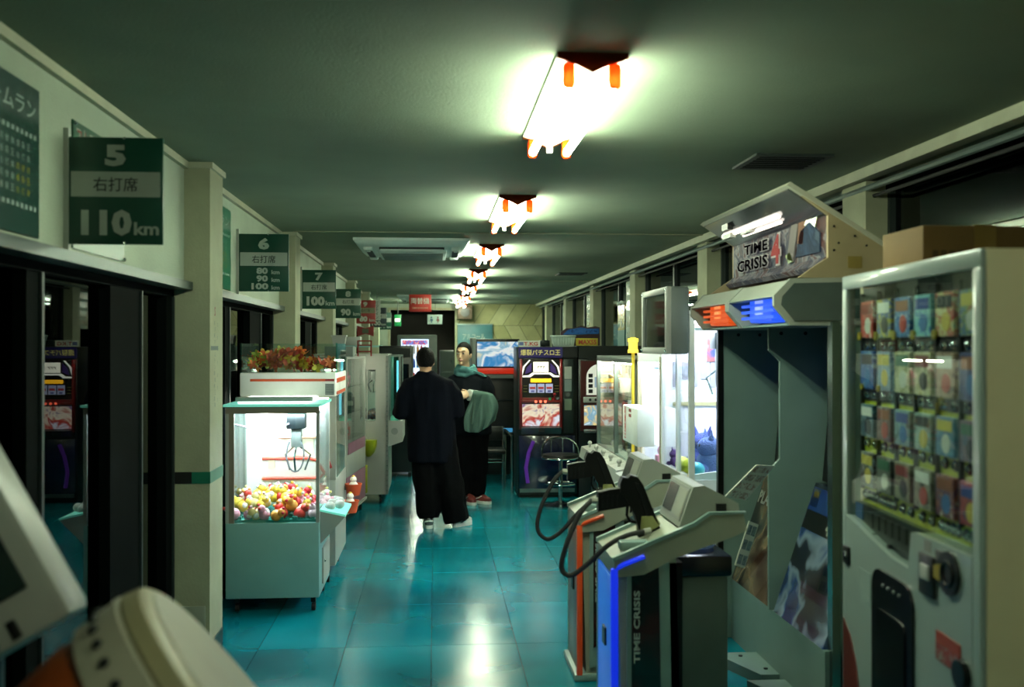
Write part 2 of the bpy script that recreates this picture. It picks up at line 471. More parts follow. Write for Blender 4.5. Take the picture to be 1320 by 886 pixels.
# ================================================================== CEILING FITTINGS
lamp_white = M('lamp_enamel', '#e8e4d0', 0.5, alb=0.95)
def translucent(name, color):
    m = bpy.data.materials.new(name); m.use_nodes = True; nt = m.node_tree; nt.nodes.clear()
    out = nt.nodes.new('ShaderNodeOutputMaterial'); a = nt.nodes.new('ShaderNodeBsdfDiffuse'); b = nt.nodes.new('ShaderNodeBsdfTranslucent')
    mx = nt.nodes.new('ShaderNodeMixShader'); mx.inputs[0].default_value = 0.6
    nz = nt.nodes.new('ShaderNodeTexNoise'); nz.inputs['Scale'].default_value = 30; rp = nt.nodes.new('ShaderNodeValToRGB')
    rp.color_ramp.elements[0].color = tuple(x*0.9 for x in lin(color)[:3]) + (1,); rp.color_ramp.elements[1].color = lin(color)
    nt.links.new(nz.outputs['Fac'], rp.inputs['Fac'])
    for s in (a, b): nt.links.new(rp.outputs['Color'], s.inputs['Color'])
    nt.links.new(a.outputs[0], mx.inputs[1]); nt.links.new(b.outputs[0], mx.inputs[2]); nt.links.new(mx.outputs[0], out.inputs['Surface'])
    MATS[name] = m; return m
sock_m = translucent('lamp_socket_orange', '#e8601c')  # orange halation around the tubes, put into the socket colour
lamp_end = translucent('lamp_end_orange', '#7a3c1c')  # same halation tint mixed into the brown end plates
tube_m = M('fluorescent_tube', '#fff6dc', 0.5, emit=TUBE, ecol='#eeffdf')
def ceiling_lamp():
    t = thing('ceiling_light', 'x', 'ceiling light', (0.505, 3.11, ZC))
    y0, y1 = 3.11, 4.36; xc = 0.505
    prof = [(xc-0.115, ZC), (xc-0.115, ZC-0.012), (xc-0.05, ZC-0.034), (xc, ZC-0.058), (xc+0.05, ZC-0.034), (xc+0.115, ZC-0.012), (xc+0.115, ZC)]
    MB().prism(prof, 'y', y0+0.012, y1-0.012).build('housing', lamp_white, t)
    for ya in (y0, y1-0.012):
        MB().prism([(p, q-0.004 if q < ZC else q) for p, q in prof], 'y', ya, ya+0.012).build('end_plate', lamp_end, t, label='brown orange end plate')
    for s in (-1, 1):
        xx = xc + s*0.075
        for ya in (y0+0.02, y1-0.05):
            MB().box(xx-0.02, xx+0.02, ya, ya+0.03, ZC-0.107, ZC-0.025, b=0.012).build('socket', sock_m, t)
        MB().cyl((xx, y0+0.05, ZC-0.085), (xx, y1-0.05, ZC-0.085), 0.0165, seg=12).build('tube', tube_m, t)
    MB().box(xc-0.012, xc+0.012, y1-0.05, y1-0.03, ZC-0.085, ZC-0.05).build('starter', lamp_white, t)
    return t
lab = ['nearest twin-tube ceiling light, with orange ends', 'second twin-tube ceiling light from the front, by the ceiling seam',
       'third ceiling light from the front, beside the air conditioner', 'fourth twin-tube ceiling light from the front',
       'fifth twin-tube ceiling light from the front', 'sixth twin-tube ceiling light from the front', 'farthest ceiling light of the long row, by the slanted board wall']
proto = ceiling_lamp()
for i in range(7):
    o = proto if i == 0 else copy_tree(proto)
    o.location = (0.505 + 0.008*i, 3.11 + 2.97*i if i < 6 else 20.4, ZC)
    tag(o, lab[i], 'ceiling light', 'ceiling lights in a row')
o = copy_tree(proto); o.location = (0.50, 0.14, ZC)
for c_ in o.children:
    if c_.name.startswith('tube'): c_.data = c_.data.copy(); c_.data.materials[0] = M('old_tube', '#fff6dc', 0.5, emit=TUBE*0.36, ecol='#eeffdf')  # tubes of this unseen lamp dimmed to keep the near ceiling dark
tag(o, 'twin-tube light over the photographer, before the nearest visible one', 'ceiling light', 'ceiling lights in a row')
o = copy_tree(proto); o.location = (-0.30, 19.6, ZC); tag(o, 'lone twin-tube light left of the row, above the dark doorway', 'ceiling light', 'ceiling lights in a row')

ac_m = M('ac_white', '#cfdad4', 0.45, alb=0.9)
def aircon(x0, x1, y0, y1, label):
    t = thing('air_conditioner', label, 'air conditioner', ((x0+x1)/2, (y0+y1)/2, ZC), group='ceiling cassette units')
    mb = MB()
    def rect(i, z): return [(x0+i, y0+i, z), (x1-i, y0+i, z), (x1-i, y1-i, z), (x0+i, y1-i, z)]
    mb.loft([rect(0, ZC-0.001), rect(0, ZC-0.023), rect(0.05, ZC-0.067), rect(0.16, ZC-0.085)]).build('panel', ac_m, t)
    gx0, gx1, gy0, gy1 = x0+0.2, x1-0.2, y0+0.2, y1-0.2
    MB().box(gx0, gx1, gy0, gy1, ZC-0.114, ZC-0.076, b=0.01).build('grille', ac_m, t)
    for k in range(7):
        yy = gy0 + (gy1-gy0)*(k+0.5)/7
        B(gx0+0.03, gx1-0.03, yy-0.006, yy+0.006, ZC-0.122, ZC-0.110).build('grille_slat', grey_metal, t)
    dk = M('ac_slot', '#1a2422', 0.6)
    w = 0.055
    for (a0, a1, b0, b1) in ((x0+0.22, x1-0.22, y0+0.09, y0+0.09+w), (x0+0.22, x1-0.22, y1-0.09-w, y1-0.09),
                             (x0+0.09, x0+0.09+w, y0+0.22, y1-0.22), (x1-0.09-w, x1-0.09, y0+0.22, y1-0.22)):
        s = B(a0, a1, b0, b1, ZC-0.091, ZC-0.068).build('air_slot', dk, t)
        B(a0+0.01, a1-0.01, b0+0.008, b0+0.02, ZC-0.106, ZC-0.084).build('louver', ac_m, s)
    for a in (x0+0.12, x1-0.12):
        for c_ in (y0+0.12, y1-0.12):
            MB().box(a-0.04, a+0.04, c_-0.04, c_+0.04, ZC-0.104, ZC-0.057, b=0.012).build('corner_cover', ac_m, t)
aircon(-0.71, 0.30, 8.56, 9.70, 'white ceiling cassette air conditioner left of the lights, nearer one')
aircon(-0.70, 0.44, 18.1, 19.2, 'far white ceiling air conditioner above the red hanging sign')

vent_m = M('vent_dark', '#141b1c', 0.5, 0.3)
for (x0, x1, y0, y1, label) in ((1.58, 1.93, 4.69, 5.04, 'dark square ceiling vent near the game marquee'), (1.60, 1.93, 12.5, 12.85, 'small dark ceiling vent far along the right side')):
    t = thing('ceiling_vent', label, 'vent', ((x0+x1)/2, (y0+y1)/2, ZC), group='ceiling vents')
    B(x0, x1, y0, y1, ZC-0.006, ZC).build('backing', vent_m, t)
    mb = MB().box(x0-0.02, x1+0.02, y0-0.02, y0+0.01, ZC-0.012, ZC).box(x0-0.02, x1+0.02, y1-0.01, y1+0.02, ZC-0.012, ZC)
    mb.box(x0-0.02, x0+0.01, y0+0.01, y1-0.01, ZC-0.012, ZC).box(x1-0.01, x1+0.02, y0+0.01, y1-0.01, ZC-0.012, ZC)
    mb.build('frame', M('vent_frame', '#3c4a46', 0.5, 0.3), t)
    for k in range(6):
        yy = y0 + (y1-y0)*(k+0.7)/6.5
        B(x0+0.01, x1-0.01, yy-0.008, yy+0.008, ZC-0.014, ZC-0.004).build('vent_slat', M('vent_slat', '#222b2b', 0.5, 0.3), t)

# ================================================================== SIGNS
sg = M('sign_green', '#0b5a44', 0.35); sw = M('sign_white', '#dfe6d8', 0.5); sr = M('sign_red', '#b8322a', 0.4)
sink = M('sign_dark_ink', '#20302c', 0.5)
def bay_sign(y, num, speeds, label, board=sg, x0=-1.265, mid='右打席', band=sw):
    t = thing('batting_sign', label, 'sign', (x0, y, 1.955), group='batting cage number signs')
    w, h, z0 = 0.32, 0.372, 1.952; xc = x0 + w/2
    B(x0, x0+w, y, y+0.012, z0, z0+h, b=0.002).build('board', board, t)
    B(x0-0.015, x0+0.002, y-0.004, y+0.02, z0-0.02, z0+h+0.03).build('bracket_post', sw, t)
    B(x0+0.01, x0+w-0.01, y-0.002, y+0.001, z0+0.165, z0+0.252).build('band', band, t, label='pale centre band')
    yy = y - 0.0035
    text(num, (xc, yy, z0+0.308), *FY, sw, t, h=0.07, w=0.064 if len(num) == 1 else 0.11, fat=0.055)
    text(mid, (xc, yy, z0+0.208), *FY, sink, t, h=0.05, w=0.15)
    if len(speeds) == 1:
        text(speeds[0], (xc-0.03, yy, z0+0.075), *FY, sw, t, h=0.085, w=0.165 if len(speeds[0]) == 3 else 0.12, fat=0.055)
        text('km', (xc+0.105, yy, z0+0.055), *FY, sw, t, h=0.045, w=0.085)
    else:
        for k, s in enumerate(speeds):
            z = z0 + 0.133 - 0.05*k
            text(s, (xc-0.01-0.014*(len(s) - 2), yy, z), *FY, sw, t, h=0.040, w=0.045*len(s)*0.78, fat=0.05)
            text('km', (xc+0.075, yy, z-0.008), *FY, sw, t, h=0.026, w=0.052)
    for zz in (z0+0.005, z0+h-0.005):
        MB().ball((x0+0.19, y-0.004, zz), 0.006, 8, 6).build('screw', chrome, t)
    return t
bay_sign(3.50, '5', ['110'], 'nearest green batting sign, numbered 5, reading 110 km')
bay_sign(6.45, '6', ['80', '90', '100'], 'green batting sign numbered 6, listing 80, 90 and 100 km')
bay_sign(9.47, '7', ['100'], 'green batting sign with 7 in the third bay, reading 100 km')
bay_sign(12.62, '8', ['90'], 'small green batting sign with 8, half overlapping the red one')
bay_sign(15.7, '9', ['80'], 'red batting sign numbered 9', board=sr, band=M('sign_tan', '#a3a27e', 0.5))
bay_sign(18.7, '10', ['100'], 'dark navy batting sign numbered 10', board=M('sign_navy', '#12303e', 0.4), x0=-1.24)
bay_sign(21.4, '11', ['90'], 'farthest green batting sign, numbered 11')

# tall narrow white banner and red bow by sign 9
t = thing('hanging_banner', 'narrow white vertical banner hanging beside the red sign', 'banner', (-0.97, 16.3, 2.02))
MB().box(-1.02, -0.90, 16.3, 16.315, 2.02, 2.36).build('cloth', sw, t)
MB().cyl((-0.96, 16.308, 2.36), (-0.96, 16.308, ZC), 0.003, seg=6).build('hanging_wire', dark_metal, t)
for k in range(5): text('バッティング'[k] if k else '打', (-0.96, 16.297, 2.31-0.06*k), *FY, sink, t, h=0.05)
t = thing('exit_light', 'small green and white exit light by the far doorway', 'sign', (-0.80, 20.9, 2.0))
B(-0.86, -0.72, 20.9, 20.95, 2.02, 2.26, b=0.006).build('case', M('exit_green', '#0b8a4a', 0.4, emit=0.25), t)
MB().cyl((-0.79, 20.925, 2.26), (-0.79, 20.925, ZC), 0.008, seg=8).build('hanging_rod', dark_metal, t)
B(-0.85, -0.74, 20.895, 20.901, 2.11, 2.18).build('pictogram_panel', M('exit_white', '#eaf3dc', 0.4, emit=1.2), t)
t = thing('red_bow_sign', 'red ribbon-shaped board below the red number 9 sign', 'sign', (-1.05, 15.65, 1.75))
MB().prism([(-1.23, 1.75), (-1.10, 1.79), (-0.97, 1.75), (-0.97, 1.92), (-1.10, 1.88), (-1.23, 1.92)], 'y', 15.65, 15.67).build('board', sr, t)
B(-1.15, -1.05, 15.645, 15.651, 1.80, 1.87).build('panel', M('sign_olive', '#6d7d5e', 0.5), t)

# hanging red sign of the change machine
t = thing('change_machine_sign', 'red hanging sign with white lettering over the aisle', 'sign', (-0.24, 16, 2.15))
B(-0.425, -0.065, 16, 16.02, 2.155, 2.435, b=0.003).build('board', M('sign_red_bright', '#c8382c', 0.4), t)
text('両替機', (-0.245, 15.997, 2.33), *FY, sw, t, h=0.10, w=0.30)
text('CHANGE MACHINE', (-0.245, 15.997, 2.215), *FY, M('sign_pink_ink', '#e0a890', 0.5), t, h=0.028, w=0.26)
for xx in (-0.40, -0.09): MB().cyl((xx, 16.01, 2.435), (xx, 16.01, ZC), 0.002, seg=6).build('hanging_wire', dark_metal, t)

# wall posters on the left
pg = M('poster_deep_green', '#0d4a40', 0.35, var=0.05); pg2 = M('poster_green', '#147a5a', 0.35, var=0.05)
pale = M('poster_pale_ink', '#b9cfc4', 0.5); yel = M('poster_yellow_ink', '#b9b53a', 0.5); red_ink = M('poster_red_ink', '#c2392f', 0.5)
def wall_poster(y0, y1, z0, z1, label, m):
    t = thing('wall_poster', label, 'poster', (-1.28, (y0+y1)/2, z0), group='green wall posters')
    B(-1.28, -1.272, y0, y1, z0, z1).build('sheet', m, t)
    xs = -1.2705; L = y1-y0; Hh = z1-z0; yc = (y0+y1)/2
    text('ホームラン', (xs, yc, z1-0.16*Hh), *FXP, pale, t, w=L*0.86, h=Hh*0.12)
    for zf in (0.68, 0.20):
        for k in range(13):
            B(xs-0.001, xs, y0+L*(0.06+k*0.07), y0+L*(0.10+k*0.07), z0+Hh*(zf-0.03), z0+Hh*zf).build('dash', pale, t)
    for r_ in range(5):
        z = z0 + Hh*(0.58-0.075*r_); 
        for k in range(9):
            ya = y0+L*(0.12+0.082*k)
            text('右打席両替機爆裂王'[(k+3*r_) % 9], (xs, ya+L*0.035, z), *FXP, yel if (r_ >= 2 and k > 5) else pale, t, h=Hh*0.045)
    return t
wall_poster(2.80, 3.27, 1.945, 2.42, 'large dark green home run poster at the left picture edge', pg)
wall_poster(5.46, 6.24, 1.945, 2.44, 'green home run poster just behind the nearest pillar', pg2)
t = thing('target_game_poster', 'green poster with red lettering half hidden behind sign 5', 'poster', (-1.28, 3.83, 1.95))
B(-1.28, -1.273, 3.57, 4.14, 1.945, 2.40).build('sheet', M('poster_mid_green', '#1c6e4a', 0.35), t)
text('ストラックアウト', (-1.2712, 3.85, 2.345), *FXP, sw, t, w=0.52, h=0.083)
text('ストラックアウト', (-1.2700, 3.85, 2.345), *FXP, red_ink, t, w=0.50, h=0.068)
for k in range(9):
    a, c_ = k % 3, k // 3
    B(-1.273, -1.2715, 3.68+a*0.12, 3.78+a*0.12, 2.04+c_*0.08, 2.11+c_*0.08).build('target_square', pale, t)
for yy, zz in ((3.58, 2.39), (4.13, 2.39), (4.13, 1.953)): MB().ball((-1.27, yy, zz), 0.008, 8, 6).build('pin', chrome, t)

# things on the far wall
t = thing('restroom_sign', 'small pale restroom sign in the dark doorway', 'sign', (-0.01, 21.78, 2.08))
B(-0.17, 0.155, 21.78, 21.8, 2.08, 2.29).build('board', M('wc_board', '#9fb5ac', 0.5), t)
for xx, m in ((-0.08, M('wc_blue', '#1d4f6b')), (0.06, M('wc_red', '#7a3030'))):
    f = MB().ball((xx, 21.775, 2.23), 0.02, 8, 6); f.prism([(xx-0.025, 2.20), (xx+0.025, 2.20), (xx+0.035, 2.15), (xx+0.012, 2.15), (xx+0.012, 2.11), (xx-0.012, 2.11), (xx-0.012, 2.15), (xx-0.035, 2.15)], 'y', 21.77, 21.78)
    f.build('figure_mark', m, t)
MB().cyl((0.0, 21.79, 2.29), (0.0, 21.79, 2.54), 0.004, seg=6).build('hanger', dark_metal, t)
t = thing('notice_board', 'blue board with white lettering on the far wall', 'board', (0.89, 21.94, 1.35))
B(0.50, 1.28, 21.94, 21.98, 1.30, 2.085, b=0.004).build('board', M('board_blue', '#4f8a94', 0.5), t)
text('アルコール', (0.86, 21.936, 1.80), *FY, sw, t, w=0.5, h=0.13)
for (a, c_, d, e_) in ((0.49, 1.29, 2.07, 2.095), (0.49, 1.29, 1.29, 1.31)): B(a, c_, 21.93, 21.985, d, e_).build('frame', alu, t)
t = thing('wall_speaker', 'brown box speaker high in the far corner', 'speaker', (0.66, 21.74, 2.19))
MB().box(0.50, 0.82, 21.7, 21.96, 2.19, 2.49, b=0.01).build('case', M('speaker_brown', '#4a3722', 0.6), t)
MB().cyl((0.66, 21.69, 2.34), (0.66, 21.705, 2.34), 0.10, seg=20).build('cone', black_plastic, t)
# ================================================================== CRANE GAMES ON THE LEFT
inner_tube = M('case_tube', '#ffffff', 0.5, emit=260, ecol='#f2f6ff')
warm_tube = M('case_tube_warm', '#ffffff', 0.5, emit=60, ecol='#fff2d8')
mint = glass('mint_glass', (0.55, 0.92, 0.85))
mint_glow = M('mint_edge', '#7fe0cc', 0.3, emit=0.45, alb=0.9)  # emission stands in for case light caught in the sheet
tan_trim = M('tan_trim', '#a89a86', 0.5)
orange = M('orange_stripe', '#d8531f', 0.45, alb=0.8); red = M('red_stripe', '#c22c22', 0.45)
case_grey = M('case_grey_white', '#94ccc8', 0.45, var=0.05, alb=0.6)

def caster(t, x, y, z=0.08):
    c = MB().box(x-0.014, x+0.014, y-0.014, y+0.014, z-0.035, z).build('caster', dark_metal, t)
    MB().cyl((x-0.011, y+0.01, 0.024), (x+0.011, y+0.01, 0.024), 0.024, seg=14).build('wheel', rubber, c)

def crane(t, x, y, z, s=1.0):
    """the travelling claw: motor head, arm plate, cable loop, prongs"""
    h = MB().box(x-0.055*s, x+0.055*s, y-0.05*s, y+0.05*s, z-0.09*s, z, b=0.006).build('crane_head', M('crane_dark', '#2c3338', 0.4, 0.4), t)
    MB().box(x-0.03*s, x+0.03*s, y-0.03*s, y+0.03*s, z-0.20*s, z-0.09*s, b=0.004).build('crane_motor', grey_metal, h)
    lp = [(x+0.05*s*math.sin(a)*1.0, y-0.06*s, z-0.24*s+0.10*s*math.cos(a)) for a in [k*math.pi/9 for k in range(2, 17)]]
    MB().tube(lp, 0.005*s, 6).build('cable_loop', M('cable_grey', '#9aa3ad', 0.5), h)
    for k in range(3):
        a = k*2*math.pi/3 + 0.5
        p = [(x+0.02*s*math.cos(a), y+0.02*s*math.sin(a), z-0.20*s), (x+0.085*s*math.cos(a), y+0.085*s*math.sin(a), z-0.25*s), (x+0.05*s*math.cos(a), y+0.05*s*math.sin(a), z-0.34*s)]
        MB().tube(p, 0.006*s, 6).build('claw_prong', chrome, h)
    return h

def corner_posts(t, x0, x1, y0, y1, z0, z1, w, m):
    for xa in (x0, x1-w):
        for ya in (y0, y1-w): B(xa, xa+w, ya, ya+w, z0, z1).build('corner_post', m, t)

def panes(t, x0, x1, y0, y1, z0, z1, sides='nswe', m=None):
    m = m or clear
    if 'n' in sides: B(x0+0.02, x1-0.02, y0+0.004, y0+0.009, z0, z1).build('glass_pane', m, t)
    if 's' in sides: B(x0+0.02, x1-0.02, y1-0.009, y1-0.004, z0, z1).build('glass_pane', m, t)
    if 'w' in sides: B(x0+0.004, x0+0.009, y0+0.02, y1-0.02, z0, z1).build('glass_pane', m, t)
    if 'e' in sides: B(x1-0.009, x1-0.004, y0+0.02, y1-0.02, z0, z1).build('glass_pane', m, t)

# ---- nearest crane game
x0, x1, y0, y1 = -1.245, -0.693, 5.96, 6.54
t = thing('crane_game', 'nearest crane game, white case with mint top and grey lower cabinet', 'crane game', ((x0+x1)/2, (y0+y1)/2, 0))
MB().box(x0, x1, y0, y1, 0.09, 0.54, b=0.006).build('cabinet', case_grey, t)
for xa in (x0+0.06, x1-0.04):
    for ya in (y0+0.05, y1-0.06): caster(t, xa, ya, 0.09)
corner_posts(t, x0, x1, y0, y1, 0.54, 1.235, 0.02, white_metal)
B(x0+0.02, x0+0.05, y0, y0+0.012, 0.54, 1.20).build('front_jamb', tan_trim, t)
B(x0, x1, y0-0.002, y0+0.014, 1.195, 1.235).build('front_rail', tan_trim, t)
B(x0, x1, y1-0.016, y1+0.002, 1.195, 1.235).build('back_rail', white_metal, t)
panes(t, x0, x1, y0, y1, 0.54, 1.20, 'nwe')
case_white = M('case_inner_white', '#f2f0ea', 0.6, var=0.02, alb=0.95); cream_in = M('case_inner_cream', '#eadfc4', 0.6, alb=0.95)
B(x0+0.02, x1-0.02, y1-0.02, y1-0.008, 0.54, 1.20).build('back_panel', case_white, t)
B(x0+0.16, x0+0.20, y1-0.03, y1-0.02, 0.80, 1.20).build('back_rib', cream_in, t)
B(x0+0.24, x1-0.10, y1-0.026, y1-0.02, 0.88, 1.16).build('back_plate', cream_in, t)
yb_ = y1-0.030
MB().tube([(x0+0.12, yb_, 0.865), (x1-0.13, yb_, 0.865), (x1-0.08, yb_, 0.85), (x1-0.05, yb_, 0.80), (x1-0.03, yb_, 0.765)], 0.010, 6).build('red_loop', M('red_loop', '#d8402c', 0.5, alb=0.9), t)
MB().tube([(x0+0.12, yb_, 0.735), (x1-0.06, yb_, 0.735), (x1-0.03, yb_, 0.765)], 0.010, 6).build('red_loop', MATS['red_loop'], t)
MB().tube([(x0+0.22, yb_, 1.0), (x1-0.06, yb_, 1.0)], 0.007, 6).build('red_line', M('peach_line', '#e0a080', 0.5, alb=0.9), t)
MB().prism([(x0-0.012, y0-0.014), (x1+0.012, y0-0.014), (x1+0.012, y1), (x0-0.012, y1)], 'z', 1.236, 1.250).build('glass_top', mint_glow, t, label='mint green glass top')
MB().box(x0+0.05, x1-0.07, y0+0.10, y1-0.03, 1.25, 1.275, b=0.008).build('light_box', M('light_box_lit', '#f4f8f6', 0.5, emit=2.6, ecol='#eef6f4'), t)
MB().box(x0+0.04, x1-0.05, y0+0.08, y0+0.11, 1.262, 1.29, b=0.006).build('top_handle', white_plastic, t)
MB().cyl((x0+0.05, y0+0.08, 1.212), (x1-0.05, y0+0.08, 1.212), 0.012, seg=10).build('case_light', inner_tube, t)
MB().cyl((x0+0.05, y1-0.08, 1.212), (x1-0.05, y1-0.08, 1.212), 0.012, seg=10).build('case_light', inner_tube, t)
B(x0+0.02, x1-0.02, y0+0.02, y1-0.02, 0.54, 0.556).build('prize_floor', M('teal_prize_floor', '#35b7a8', 0.5), t)
crane(t, -0.86, 6.2, 1.18, 1.05)
MB().tube([(x0+0.03, 6.1, 1.12), (x0+0.14, 6.1, 1.09), (x0+0.26, 6.1, 1.085), (-0.90, 6.15, 1.12)], 0.006, 6).build('crane_cable', M('cable_lilac', '#b8b4c8', 0.5), t)
B(x0+0.02, x1-0.02, 6.24, 6.26, 1.18, 1.195).build('crane_rail', chrome, t)
# prize chute tray on the aisle side
mb = MB().hexa([(x1, 6.02, 0.40), (x1+0.02, 6.02, 0.42), (x1+0.02, 6.40, 0.42), (x1, 6.40, 0.40), (x1, 6.0, 0.60), (x1+0.15, 6.0, 0.565), (x1+0.15, 6.42, 0.565), (x1, 6.42, 0.60)])
mb.build('prize_chute', white_plastic, t)
MB().hexa([(x1+0.0, 5.998, 0.60), (x1+0.152, 5.998, 0.565), (x1+0.152, 6.422, 0.565), (x1, 6.422, 0.60), (x1, 5.998, 0.612), (x1+0.152, 5.998, 0.578), (x1+0.152, 6.422, 0.578), (x1, 6.422, 0.612)]).build('chute_rim', mint_glow, t)
B(x1, x1+0.01, 6.1, 6.45, 0.14, 0.36).build('service_door', white_metal, t)
MB().ball((x1+0.012, 6.15, 0.27), 0.008, 8, 6).build('lock', chrome, t)

# prizes heaped inside
P_COL = ['#d8342a', '#e6c23a', '#f0c8d4', '#e79a3c', '#f2ece4', '#e89ab0', '#c81f2e', '#e8d48a']
pm = [M('prize_%d' % i, c, 0.5, var=0.05, alb=0.9) for i, c in enumerate(P_COL)]
eye_m = M('prize_dot', '#241a1a', 0.4)
protos = []
def toy(i):
    mb = MB().ball((0, 0, 0.026), (0.028, 0.026, 0.026), 12, 8).ball((0, -0.004, 0.058), (0.020, 0.019, 0.018), 10, 7)
    o = mb.build('prize_toy', pm[i])
    for s in (-1, 1): MB().ball((s*0.014, 0, 0.075), 0.0075, 8, 6).build('ear', pm[(i+3) % 8], o)
    MB().ball((0, -0.020, 0.034), (0.014, 0.008, 0.014), 8, 6).build('belly_patch', pm[4], o)
    return o
k = 0
for row in range(6):
    for c_ in range(9):
        xx = x0 + 0.06 + c_*0.055 + random.uniform(-.012, .012); yy = y0 + 0.06 + row*0.078 + random.uniform(-.012, .012)
        i = random.choice((0, 1, 1, 2, 3, 3, 4, 5, 6, 7))
        zz = 0.557 + (0.03 if row > 0 else 0.0) + 0.045*min(1, row/2.5)*math.exp(-((c_-3.5)/3.2)**2) + random.uniform(0, .012)
        if c_ > 6 and row < 4: zz -= 0.02
        pr = {p['k']: p for p in protos}.get(i)
        if pr is None:
            o = toy(i); protos.append({'k': i, 'o': o})
        else: o = copy_tree(pr['o'])
        o.location = (xx, yy, max(zz, 0.558)); o.scale = (random.uniform(1.15, 1.45),)*3; o.rotation_euler = (random.uniform(-.9, .9), random.uniform(-.9, .9), random.uniform(0, 6.28))
        tag(o, 'small %s toy in the heap inside the nearest crane game' % ('bright red', 'yellow', 'pale pink', 'orange', 'white', 'rose pink', 'crimson', 'pale yellow')[i], 'toy', 'toys heaped in the nearest crane game'); k += 1
mb = MB()
for q in range(160):
    a, c_ = random.uniform(x0+0.03, x1-0.03), random.uniform(y0+0.025, y0+0.3)
    s = random.uniform(0.006, 0.011); mb.box(a-s, a+s, c_-s, c_+s, 0.556, 0.556+s*1.6)
o = mb.build('confetti_chips', M('teal_chip', '#5fd6c6', 0.3, var=0.3, scale=40)); o['kind'] = 'stuff'; o['label'] = 'teal plastic chips strewn under the heaped toys'; o['category'] = 'chips'
for (a, c_) in ((x1+0.05, 6.10), (x1+0.10, 6.17), (x1+0.05, 6.22), (x1+0.09, 6.29), (x1+0.06, 6.34)):
    o = MB().ball((0, 0, 0), (0.032, 0.032, 0.028), 12, 8).build('white_ball', white_plastic)
    o.location = (a, c_, 0.615); tag(o, 'white ball lying in the prize chute of the nearest crane game', 'ball', 'white balls in the chute')

# ---- second crane game with leaves on top
x0, x1, y0, y1 = -1.30, -0.665, 6.66, 7.42
t = thing('crane_game', 'second crane game, cream case with orange stripes under a tank of leaves', 'crane game', ((x0+x1)/2, (y0+y1)/2, 0))
MB().box(x0, x1, y0, y1, 0.12, 0.70, b=0.01).build('cabinet', white_metal, t)
for xa in (x0+0.06, x1-0.06):
    for ya in (y0+0.06, y1-0.06): caster(t, xa, ya, 0.12)
corner_posts(t, x0, x1, y0, y1, 0.70, 1.26, 0.04, white_metal)
panes(t, x0, x1, y0, y1, 0.70, 1.26, 'ne')
B(x0, x1, y1-0.02, y1, 0.70, 1.26).build('back_panel', M('cream_panel', '#e6dcc0', 0.5, alb=0.9), t)
B(x0, x0+0.02, y0+0.04, y1-0.04, 0.70, 1.26).build('side_panel', MATS['cream_panel'], t)
MB().box(x0, x1, y0, y1, 1.26, 1.42, b=0.012).build('header', M('header_white', '#f0f0e8', 0.4, alb=0.9), t)
B(x0+0.07, x1-0.07, y0-0.004, y0, 1.362, 1.378).build('stripe', orange, t, label='orange stripe')
B(x1-0.07, x1-0.01, y0-0.004, y0, 1.362, 1.378).build('stripe', red, t, label='red stripe end')
B(x1, x1+0.004, y0+0.05, y1-0.1, 1.35, 1.38).build('stripe', orange, t)
B(x1, x1+0.004, y0+0.05, y1-0.1, 1.27, 1.29).build('stripe', orange, t)
B(x1-0.07, x1-0.012, y0-0.003, y0, 1.272, 1.345).build('grille', M('grille_grey', '#8b9698', 0.5), t)
for k in range(6): B(x1-0.068, x1-0.014, y0-0.006, y0-0.003, 1.278+k*0.011, 1.282+k*0.011).build('grille_bar', white_plastic, t)
MB().cyl((x0+0.06, y0+0.10, 1.235), (x1-0.06, y0+0.10, 1.235), 0.012, seg=10).build('case_light', warm_tube, t)
MB().tube([(x0+0.06, y0-0.004, 0.90), (x1-0.16, y0-0.004, 0.90), (x1-0.10, y0-0.004, 0.885), (x1-0.05, y0-0.004, 0.835), (x1-0.03, y0-0.004, 0.78)], 0.010, 6).build('loop_stripe', red, t)
B(x0+0.06, x1-0.10, y0-0.012, y0-0.002, 0.75, 0.765).build('loop_stripe', red, t)
B(x0+0.04, x1-0.04, y0+0.04, y1-0.04, 0.70, 0.715).build('prize_floor', M('pink_floor', '#e3b6bf', 0.6), t)
crane(t, -0.9, 7.0, 1.25, 0.9)
for k, (a, c_) in enumerate(((-1.12, 6.85), (-0.98, 6.92), (-0.84, 6.83), (-1.05, 7.1), (-0.87, 7.12))):
    o = MB().ball((0, 0, 0.05), (0.06, 0.055, 0.05), 14, 9).ball((0, -0.01, 0.115), 0.04, 12, 8).build('plush_toy', pm[(2, 4, 7, 5, 4)[k]])
    for s in (-1, 1): MB().ball((s*0.028, 0, 0.15), 0.015, 8, 6).build('ear', pm[(2, 4, 7, 5, 4)[k]], o)
    o.location = (a, c_, 0.716); tag(o, 'pale plush toy inside the orange striped crane game', 'toy', 'plush toys in the second crane game')
